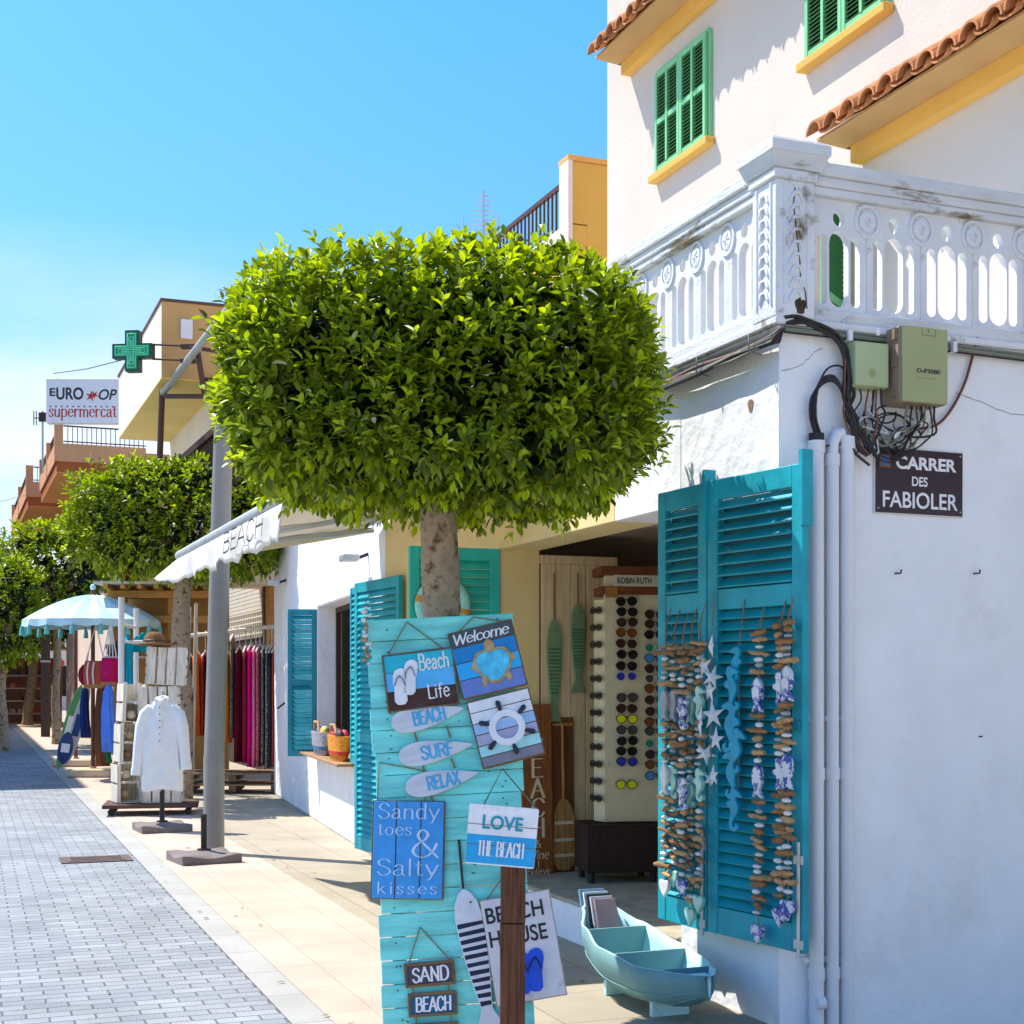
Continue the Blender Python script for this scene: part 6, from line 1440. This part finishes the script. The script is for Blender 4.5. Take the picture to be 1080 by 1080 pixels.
for (x,y) in ((-.4,-.25),(.5,-.25),(-.4,.35),(.5,.35)): mb=MB(); mb.lathe([(.042,-.02),(.042,.02)],14,0,T(x,y,.043) @ RX(PI/2)); mb.build('wheel',BLACK,pb)
hs4=.465
for i,(dx,tl,vv,nm) in enumerate(((.08,.0,True,'lowest white crate of the stack, behind the shirt'),(.07,.01,True,'second white crate of the stack, behind the shirt'),(.03,-.02,True,'third white crate of the stack, behind the shirt collar'),(.10,.05,True,'topmost white slatted crate of the stack, tilted a little'))):
    crate(nm,(g_.x+dx,cy+.02*i,cz+i*(hs4+.012)),.15+.05*(i%2),.46,.36,hs4,tl,4,vv)
for i,nm in enumerate(('lowest open side crate facing the road','second open side crate facing the road','third open side crate facing the road')):
    crate(nm,(g_.x-.36+.03*i,cy-.02,cz+i*.49),.5,.28,.34,.48,.02*i,2,False,PALEW,True)
for k in range(5):
    z=cz+.06+.24*k; b=thing('pottery','small round pot on the %s level of the open side crates, counted from the ground'%('lowest','second','third','fourth','topmost')[k],'pot',(g_.x-.36+.02*k,cy-.12,z+.0),0,'pots in the open crates'); mb=MB(); mb.lathe([(.03,0),(.065,.03),(.055,.08),(.035,.10)],12); mb.build('body',flat('stone_%d'%(k%3),*((170,140,100),(196,180,150),(120,90,60))[k%3]),b); MB().tube([(0,0,.099),(0,0,.11)],.028,10).build('neck',STRAWD,b)
# straw hat on the top crate
ht=thing('straw_hat','brown straw hat lying on the crate stack','hat',(PX(163,690,cy).x,cy-.0,cz+4*(hs4+.012)+.01),.3)
mb=MB(); mb.lathe([(.24,.0),(.245,.012),(.14,.03),(.12,.10),(.09,.15),(.03,.165)],24); mb.build('brim_and_crown',flat('straw_brown',120,84,48,.9,.3,.6,30),ht); MB().tube([(.128*math.cos(a),.128*math.sin(a),.055) for a in [k*PI/10 for k in range(21)]],.012,6).build('band',BROWNM,ht)

# rack of long garments on pallets
ry0=20.9
pl=thing('pallet','weathered wooden pallets under the clothes rack','pallet',(PX(246,720,ry0).x,ry0,0),.05)
for k in range(2):
    for i in range(5): MB().box(-.68,.72,-.45+.2*i,-.33+.2*i,.115+.16*k,.137+.16*k).build('deck_board',pmat('pallet_wood',(0.24,0.15,0.09),0.9,0.3),pl)
    for x in (-.66,0,.60): MB().box(x,x+.10,-.45,.47,.02+.16*k,.1145+.16*k).build('block',pmat('pallet_block',(0.17,0.10,0.06),0.9,0.3),pl)
rk2=thing('clothes_rack','wooden rail clothes rack full of long dresses beyond the lamp post','clothes rack',(0,0,0))
pa,pb_=PX(186,672,21.2),PX(296,660,20.7)
MB().tube([pa,pb_],.03,10).build('rail',PALEW,rk2)
for (u,v,Y) in ((200,640,20.6),(207,636,20.75),(189,640,20.4)): b=PX(u,v,Y); MB().tube([(b.x-.06,b.y,0),(b.x,b.y,b.z)],.026,8).build('upright',PALEW,rk2)
b=PX(293,660,20.9); MB().tube([(b.x,b.y,0),(b.x,b.y,b.z)],.026,8).build('upright',PALEW,rk2)
def cloth(name,c,c2=None,sc_=60):
    m=pmat(name,tuple(min(.9,q*1.7) for q in lin(*c)),0.9,.12,10,0.2,60,0.1,stain=lin(*c2) if c2 else None,st=(.50,.54),sscale=sc_); return m
gar=[(197,203,692,800,(20,60,48),None,'dark green'),(204,213,690,776,(214,96,34),None,'bright orange'),(214,219,690,775,(120,40,30),None,'rust brown'),(220,226,688,790,(40,34,30),None,'black'),(227,233,688,790,(90,30,40),None,'wine red'),(237,243,690,783,(216,120,40),None,'orange ochre'),(243.5,248,672,778,(40,36,34),(180,160,140),'black dotted'),(249,256,684,803,(92,22,38),None,'dark maroon'),(256.5,262,684,804,(120,24,52),None,'crimson'),(262.5,267,682,808,(214,20,120),None,'vivid magenta'),(267.5,272,683,808,(206,70,130),(240,190,205),'pink lace'),(272,276,683,808,(220,110,120),(120,30,50),'rose striped'),(276.5,280,684,806,(34,22,28),(200,190,195),'black and white dotted'),(280.5,285,684,810,(26,22,28),(210,205,205),'black and white floral'),(285,288.5,684,808,(40,52,52),None,'slate green'),(288.5,292,684,806,(150,60,44),None,'brick red'),(292,295,690,806,(90,40,110),None,'purple')]
HANG=pmat('white_hanger',(0.75,0.75,0.77),0.4,0.05)
for (u0,u1,v0,v1,c,c2,nm) in gar:
    t_=((u0+u1)/2-186)/110; Y=pa.y+(pb_.y-pa.y)*t_+R7.uniform(-.03,.03); a=PX(u0,v1,Y); b=PX(u1,v0,Y); w=(b.x-a.x)*1.12; hgt=b.z-a.z; zr=pa.z+(pb_.z-pa.z)*t_
    t=thing('long_dress','%s long dress hanging on the clothes rack' % nm,'dress',((a.x+b.x)/2,Y,a.z),.0+R7.uniform(-.06,.06),'dresses on the clothes rack')
    loft([(0,0,w*.56,.22),(hgt*.3,.004,w*.54,.21),(hgt*.7,0,w*.48,.20),(hgt*.9,0,w*.42,.20),(hgt*.97,0,w*.28,.16),(hgt,0,w*.15,.06)],fold=.16,nf=11,seg=44,ph=R7.uniform(0,6)).build('fabric',cloth('cloth_'+nm.replace(' ','_'),c,c2),t)
    MB().tube([(-.01,-.20,hgt*.965),(0,0,hgt+.05),(.01,.20,hgt*.965)],.014,6).build('hanger',HANG,t); MB().tube(cat([(0,0,hgt+.05),(0,0,zr-a.z+.01),(0,.03,zr-a.z+.045),(0,.05,zr-a.z+.0)],3),.006,5).build('hanger_hook',METAL,t)
# wall, posts and roller shutter of the orange shop behind
ks=thing('orange_kiosk','orange timber shop front with beams behind the hanging clothes','shop front',PX(130,720,24.5)*1.0,0.05); ks.location.z=0
kx=ks.location.x; W_=PX(234,720,24.5).x-kx
MB().box(-.3,W_,.6,.75,0,3.25).build('wall',pmat('orange_wall',(0.55,0.30,0.09),0.85,0.15,2),ks)
for k,x in enumerate((0,.85,W_-.05)): MB().box(x-.07,x+.07,-.1,.04,0,3.05).build('post',ORWOOD,ks,.006)
for z in (2.62,3.05): MB().box(-.25,W_,-.16,.10,z,z+.13).build('beam',ORWOOD,ks,.006)
for k in range(7): MB().box(-.2+k*.28,-.13+k*.28,-.6,.6,3.185,3.26).build('rafter',ORWOOD,ks)
MB().box(-.35,W_,-.7,.76,3.2605,3.30).build('roof',pmat('kiosk_roof',(0.52,0.47,0.40),0.8),ks)
MB().box(-.25,W_*.75,-.35,-.02,2.02,2.05).build('shelf',PALEW,ks)
for k in range(4): x=-.1+k*.33; b=thing('shelf_basket','small brown basket on the shelf of the orange shop front, %s from the left'%ORD[k].replace('topmost','first'),'basket',(kx+x,24.5-.2,2.051),0,'baskets on the shelf'); mb=MB(); mb.lathe([(.10,0),(.15,.16),(.16,.2)],14); mb.build('body',flat('shelf_basket_%d'%(k%2),*((92,58,34),(140,92,50))[k%2],.9,.3,.5),b); [MB().ell((R7.uniform(-.08,.08),R7.uniform(-.06,.06),.22),(.06,.05,.05),rnd=R7).build('ware',flat('shelf_ware_%d'%q,*((40,130,130),(190,120,40),(150,50,40))[q]),b) for q in range(3)]
rs=thing('roller_shutter','cream roller shutter with rows of square holes, half lowered over the clothes','roller shutter',M=FA.M @ T(0,1.2,0))
xa_,za_=FA.hit(246,672,1.7); xb3,zb3=FA.hit(281,600,1.7); xa_-=1.5
for k in range(11): z=3.75-.075*k; MB().box(xa_,xb3,.5,.53,z-.068,z).build('slat',pmat('shutter_cream',(0.62,0.56,0.46),0.6,0.05),rs,.006)
for k in range(5):
    z=3.75-.075*11-.10*k; mb=MB(); mb.box(xa_,xb3,.5,.53,z-.03,z)
    x=xa_
    while x<xb3-.1: mb.box(x,x+.05,.502,.528,z-.0995,z-.0305); x+=.17
    mb.build('pierced_slat',pmat('shutter_cream',(0.62,0.56,0.46),0.6,0.05),rs)
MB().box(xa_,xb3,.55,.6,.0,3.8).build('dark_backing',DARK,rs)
MB().box(xb3+.01,xb3+.20,.42,.60,0,3.8).build('side_post',pmat('brown_post',(0.10,0.05,0.03),0.7),rs); MB().box(xb3+.205,xb3+.55,.44,.60,0,3.8).build('orange_post',ORWOOD,rs)
# parasol
up=GP(98,819); Yp=up.y
um=thing('parasol','pale blue fabric parasol with tassels on a wooden pole','parasol',(up.x,Yp,0))
ztp=1.6+(HV-627)/F0*Yp; zed=1.6+(HV-655)/F0*Yp; rc_=71/F0*Yp
FAB=pmat('pale_blue_fabric',(0.52,0.75,0.82),0.9,0.12,5,0.2,40,0.1,stain=(0.62,0.72,0.72),st=(.5,.7),sscale=4)
N=16; vs=[]; K=8
for i in range(N*2):
    a=PI*i/N; 
    for j in range(K+1):
        t=j/K; sag=(-.05 if i%2 else .0)*math.sin(PI*t)
        vs.append((rc_*t*math.cos(a)*(1 if i%2==0 else .965),rc_*t*math.sin(a)*(1 if i%2==0 else .965),ztp-(ztp-zed)*t**1.7+sag))
n2=N*2; fs=[(i*(K+1)+j,i*(K+1)+j+1,((i+1)%n2)*(K+1)+j+1,((i+1)%n2)*(K+1)+j) for i in range(n2) for j in range(K)]
o=MB().add(vs,fs,0,None,False).build('canopy',FAB,um); sm=o.modifiers.new('thickness','SOLIDIFY'); sm.thickness=.006
vs=[]; fs=[]
for i in range(n2): a=PI*i/N; r=rc_*(1 if i%2==0 else .965); vs+=[(r*math.cos(a),r*math.sin(a),zed),(r*1.01*math.cos(a),r*1.01*math.sin(a),zed-.10-.03*(i%2))]
fs=[(2*i,2*i+1,2*((i+1)%n2)+1,2*((i+1)%n2)) for i in range(n2)]
o2=MB().add(vs,fs).build('valance',FAB,um); sm=o2.modifiers.new('thickness','SOLIDIFY'); sm.thickness=.005
for i in range(N): a=2*PI*i/N; x,y=rc_*math.cos(a),rc_*math.sin(a); MB().tube([(x,y,zed-.08),(x,y,zed-.14),(x,y,zed-.26)],[.012,.035,.045],7).build('tassel',flat('tassel_aqua',110,195,190,.9,.2),um)
MB().tube([(0,0,.05),(0,0,ztp+.10)],.034,10).build('pole',pmat('red_brown_pole',(0.16,0.06,0.035),0.6,0.2),um); MB().ell((0,0,ztp+.12),(.05,.05,.06)).build('finial',FAB,um)
for i in range(8): a=PI*i/4; MB().tube([(0,0,ztp-.1),(rc_*.95*math.cos(a),rc_*.95*math.sin(a),zed+.02)],.010,5).build('rib',PALEW,um)
STONE=pmat('sand_stone_base',(0.58,0.46,0.30),0.9,0.15,6,0.4,30)
def stone(label,u,v):
    g_=GP(u,v); t=thing('stone_base',label,'base',(g_.x,g_.y,0)); MB().box(-.38,.38,-.30,.30,0,.14).build('block',STONE,t,.04,3); MB().tube([(0,0,.141),(0,0,.17)],.06,12).build('socket',STONE,t)
stone('sandstone block base of the parasol pole',98,819); stone('sandstone block base of the bare brown pole behind the parasol',80,808)
g2=GP(80,808); bp=thing('wooden_pole','bare reddish brown pole on a stone base beside the parasol','pole',(g2.x,g2.y,0)); MB().tube([(0,0,.171),(0,0,2.75)],.035,10).build('pole',pmat('red_brown_pole',(0.16,0.06,0.035),0.6,0.2),bp); MB().ell((0,0,2.77),(.05,.05,.05)).build('knob',BROWNM,bp)
# tall white frame with scarves
wf=thing('scarf_rack','tall white pole frame hung with blue scarves under the parasol','display frame',PX(128,720,20.8)); wf.location.z=0
MB().tube([(0,0,0),(0,0,2.85)],.045,12).build('pole',WMETAL,wf); MB().tube([(-.10,1.2,0),(-.10,1.2,2.75)],.04,10).build('pole',WMETAL,wf); MB().tube([(0,0,2.45),(-.10,1.2,2.45)],.025,8).build('rail',WMETAL,wf); MB().tube([(-.0,0,2.2),(.55,.3,2.2)],.025,8).build('rail',WMETAL,wf)
def scarf(label,u0,u1,v0,v1,Y,c,rz=0,c2=None,nm='scarf'):
    a=PX(u0,v1,Y); b=PX(u1,v0,Y); w=b.x-a.x; hgt=b.z-a.z; t=thing(nm,label,nm,((a.x+b.x)/2,Y,a.z),rz,'scarves and wraps on display')
    loft([(0,.02,w*.55,.07),(hgt*.25,.0,w*.5,.08),(hgt*.6,-.01,w*.46,.07),(hgt*.92,0,w*.36,.06),(hgt,0,w*.22,.05)],fold=.22,nf=7,seg=36,ph=R7.uniform(0,6)).build('fabric',cloth('scarf_%d_%d_%d'%c,c,c2),t); MB().ell((0,0,hgt+.01),(w*.16,.05,.03)).build('knot',cloth('scarf_%d_%d_%d'%c,c,c2),t)
scarf('turquoise scarf tied to the white frame, left of the hat',129,140,672,760,20.9,(20,130,160)); scarf('periwinkle blue scarf hanging low left of the white pole',108,121,724,793,23.0,(70,110,205)); scarf('deep navy scarf hanging behind the leaning boards',85,94,725,778,24.8,(28,44,92)); scarf('teal scarf draped at the top of the white frame',141,160,670,688,21.1,(10,110,120)); scarf('dark brown shawl hanging beneath the red bag',101,113,722,808,24.2,(88,58,40)); scarf('teal and red edged wrap along the white pole',123,129,735,772,20.6,(30,90,110),0,(190,40,50)); scarf('sea green wrap at the left end of the clothes rack',190,197,668,742,20.6,(20,130,130)); scarf('lime yellow wrap beside the sea green one',188,196,700,725,20.4,(170,180,80)); scarf('green wrap behind the brown shawl',112,117,780,805,23.2,(30,96,60))
# bags
def bag(label,u0,u1,v0,v1,Y,c,cords,strap=None):
    a=PX(u0,v1,Y); b=PX(u1,v0,Y); w=b.x-a.x; hgt=b.z-a.z; t=thing('bag',label,'bag',((a.x+b.x)/2,Y,a.z),.1,'bags under the parasol')
    loft([(0,0,w*.38,.10),(hgt*.06,0,w*.47,.13),(hgt*.5,0,w*.5,.14),(hgt*.9,0,w*.46,.11),(hgt,0,w*.42,.08)],fold=.03,nf=5,seg=28).build('body',cloth('bag_%d_%d_%d'%c,c),t)
    MB().box(-w*.42,w*.42,-.145,-.10,.0,hgt*.16).build('base_band',flat('bag_tan',176,120,56),t,.01)
    if strap:
        for x in (-w*.22,w*.02): MB().tube(cat([(x,-.13,hgt*.1),(x-.01,-.16,hgt*.6),(x+.01,-.15,hgt*.95)],4),.014,6).build('strap',LETW,t)
    for k in range(cords): x=w*(-.38+.76*k/(cords-1)); MB().tube([(x,0,hgt),(0,.1,hgt+.62)],.010,5).build('cord',LETW,t)
bag('tan and dark red bag with white straps under the parasol',88,112,697,726,23.6,(150,70,56),2,True); bag('magenta woven bag hung from long white cords',106,125,694,724,23.2,(150,20,72),5); 
sg=thing('rolled_cloth','dark red rolled cloth bag behind the strapped bag','bag',PX(92,712,24.2),0,'bags under the parasol'); MB().ell((0,0,0),(.16,.12,.20)).build('body',cloth('roll_red',(110,24,40)),sg); MB().tube([(0,-.02,.18),(.02,0,.40)],.012,6).build('cord',LETW,sg)
# leaning boards
def lboard(label,b,t_,Yb,Yt,w,c,c2):
    p=PX(*b,Yb); q=PX(*t_,Yt); d=q-p; L_=d.length; zx=d.normalized(); xx=Vector((1,.3,0)); xx=(xx-zx*xx.dot(zx)).normalized(); yy=zx.cross(xx)
    M=Matrix(((xx.x,yy.x,zx.x,p.x),(xx.y,yy.y,zx.y,p.y),(xx.z,yy.z,zx.z,p.z),(0,0,0,1))); t=thing('leaning_board',label,'board',M=M,group='painted boards leaning on the pole')
    o=[(w*.5*math.sin(PI*min(1,max(0,k/16)))**.5*(1 if k<=16 else 1),L_*k/16) for k in range(17)]
    mb=MB(); add_outline(mb,[[(x,z) for x,z in o]+[(-x,z) for x,z in o[::-1][1:-1]]],.012,None,0,.004); mb.build('board',flat('lb_%d_%d_%d'%c,*c),t); mb=MB(); mb.box(-w*.30,w*.30,-.018,-.0165,L_*.35,L_*.62); mb.build('stripe',flat('lb_%d_%d_%d'%c2,*c2),t)
lboard('green and white painted board leaning left of the parasol pole',(61,812),(86,722),25.3,25.8,.22,(90,150,90),(220,225,215)); lboard('pale grey painted board leaning against the parasol pole',(70,806),(94,722),25.0,25.2,.20,(196,204,205),(40,70,120)); lboard('navy and white oval board at the foot of the pole',(66,806),(72,772),24.6,24.9,.24,(40,60,110),(225,225,220))
# posts and far stalls
g_=GP(48,777); dp=thing('dark_post','square dark brown post between the far tree trunks','post',(g_.x,g_.y,0),.3); MB().box(-.13,.13,-.13,.13,0,4.6).build('post',pmat('dark_post_brown',(0.06,0.045,0.04),0.7),dp); MB().box(-.14,.14,-.14,.14,2.2,2.26).build('band',METAL,dp)
g_=GP(21,764); sv=thing('souvenir_stall','far stall with red awning edge and rows of small goods','stall',(g_.x-.8,g_.y+2,0),.2)
MB().box(-1.6,1.6,.9,1.0,0,2.6).build('back',pmat('stall_back',(0.26,0.16,0.11),0.9),sv); MB().box(-1.7,1.7,-.6,1.0,2.3,2.5).build('canopy',flat('stall_red',176,48,48),sv); MB().box(-1.9,1.9,-1.2,1.0,2.9,3.0).build('roof',flat('stall_white',215,212,205),sv)
for x in (-1.6,1.6): MB().box(x-.08,x+.08,-.6,-.45,0,2.299).build('post',flat('stall_post',205,170,150),sv)
for k in range(4): MB().box(-1.5,1.5,-.5,.0,.35+.5*k,.40+.5*k).build('shelf',PALEW,sv)
for k in range(44): MB().ell((R7.uniform(-1.45,1.45),-.4,.46+.5*(k%4)),(R7.uniform(.05,.12),.1,R7.uniform(.08,.17)),0,8,5).build('ware',flat('stall_ware_%d'%(k%6),*((190,60,60),(60,60,70),(200,150,110),(60,110,120),(210,190,170),(90,40,40))[k%6]),sv)

# a few fallen leaves
mb=MB(); RL=random.Random(5); DRY=leafmat('fallen_leaf',[(0.20,0.12,0.03),(0.12,0.16,0.02),(0.28,0.20,0.06)],.1,.7)
for k in range(90):
    p=ST.w(RL.uniform(-1.2,2.9)*RL.random()**.3,RL.uniform(-4.5,14),.0); a=RL.uniform(0,6.3)
    loc=FA.I @ p
    if loc.y>-.08: continue
    leaf(mb,Vector((p.x,p.y,.006)),Vector((math.cos(a),math.sin(a),RL.uniform(0,.15))),Vector((0,0,1)),RL.uniform(.03,.055),RL.uniform(.015,.028),0,.15)
o=mb.build('fallen_leaves',DRY); tag(o,'scattered dry ficus leaves lying on the paving','leaves',kind='stuff')
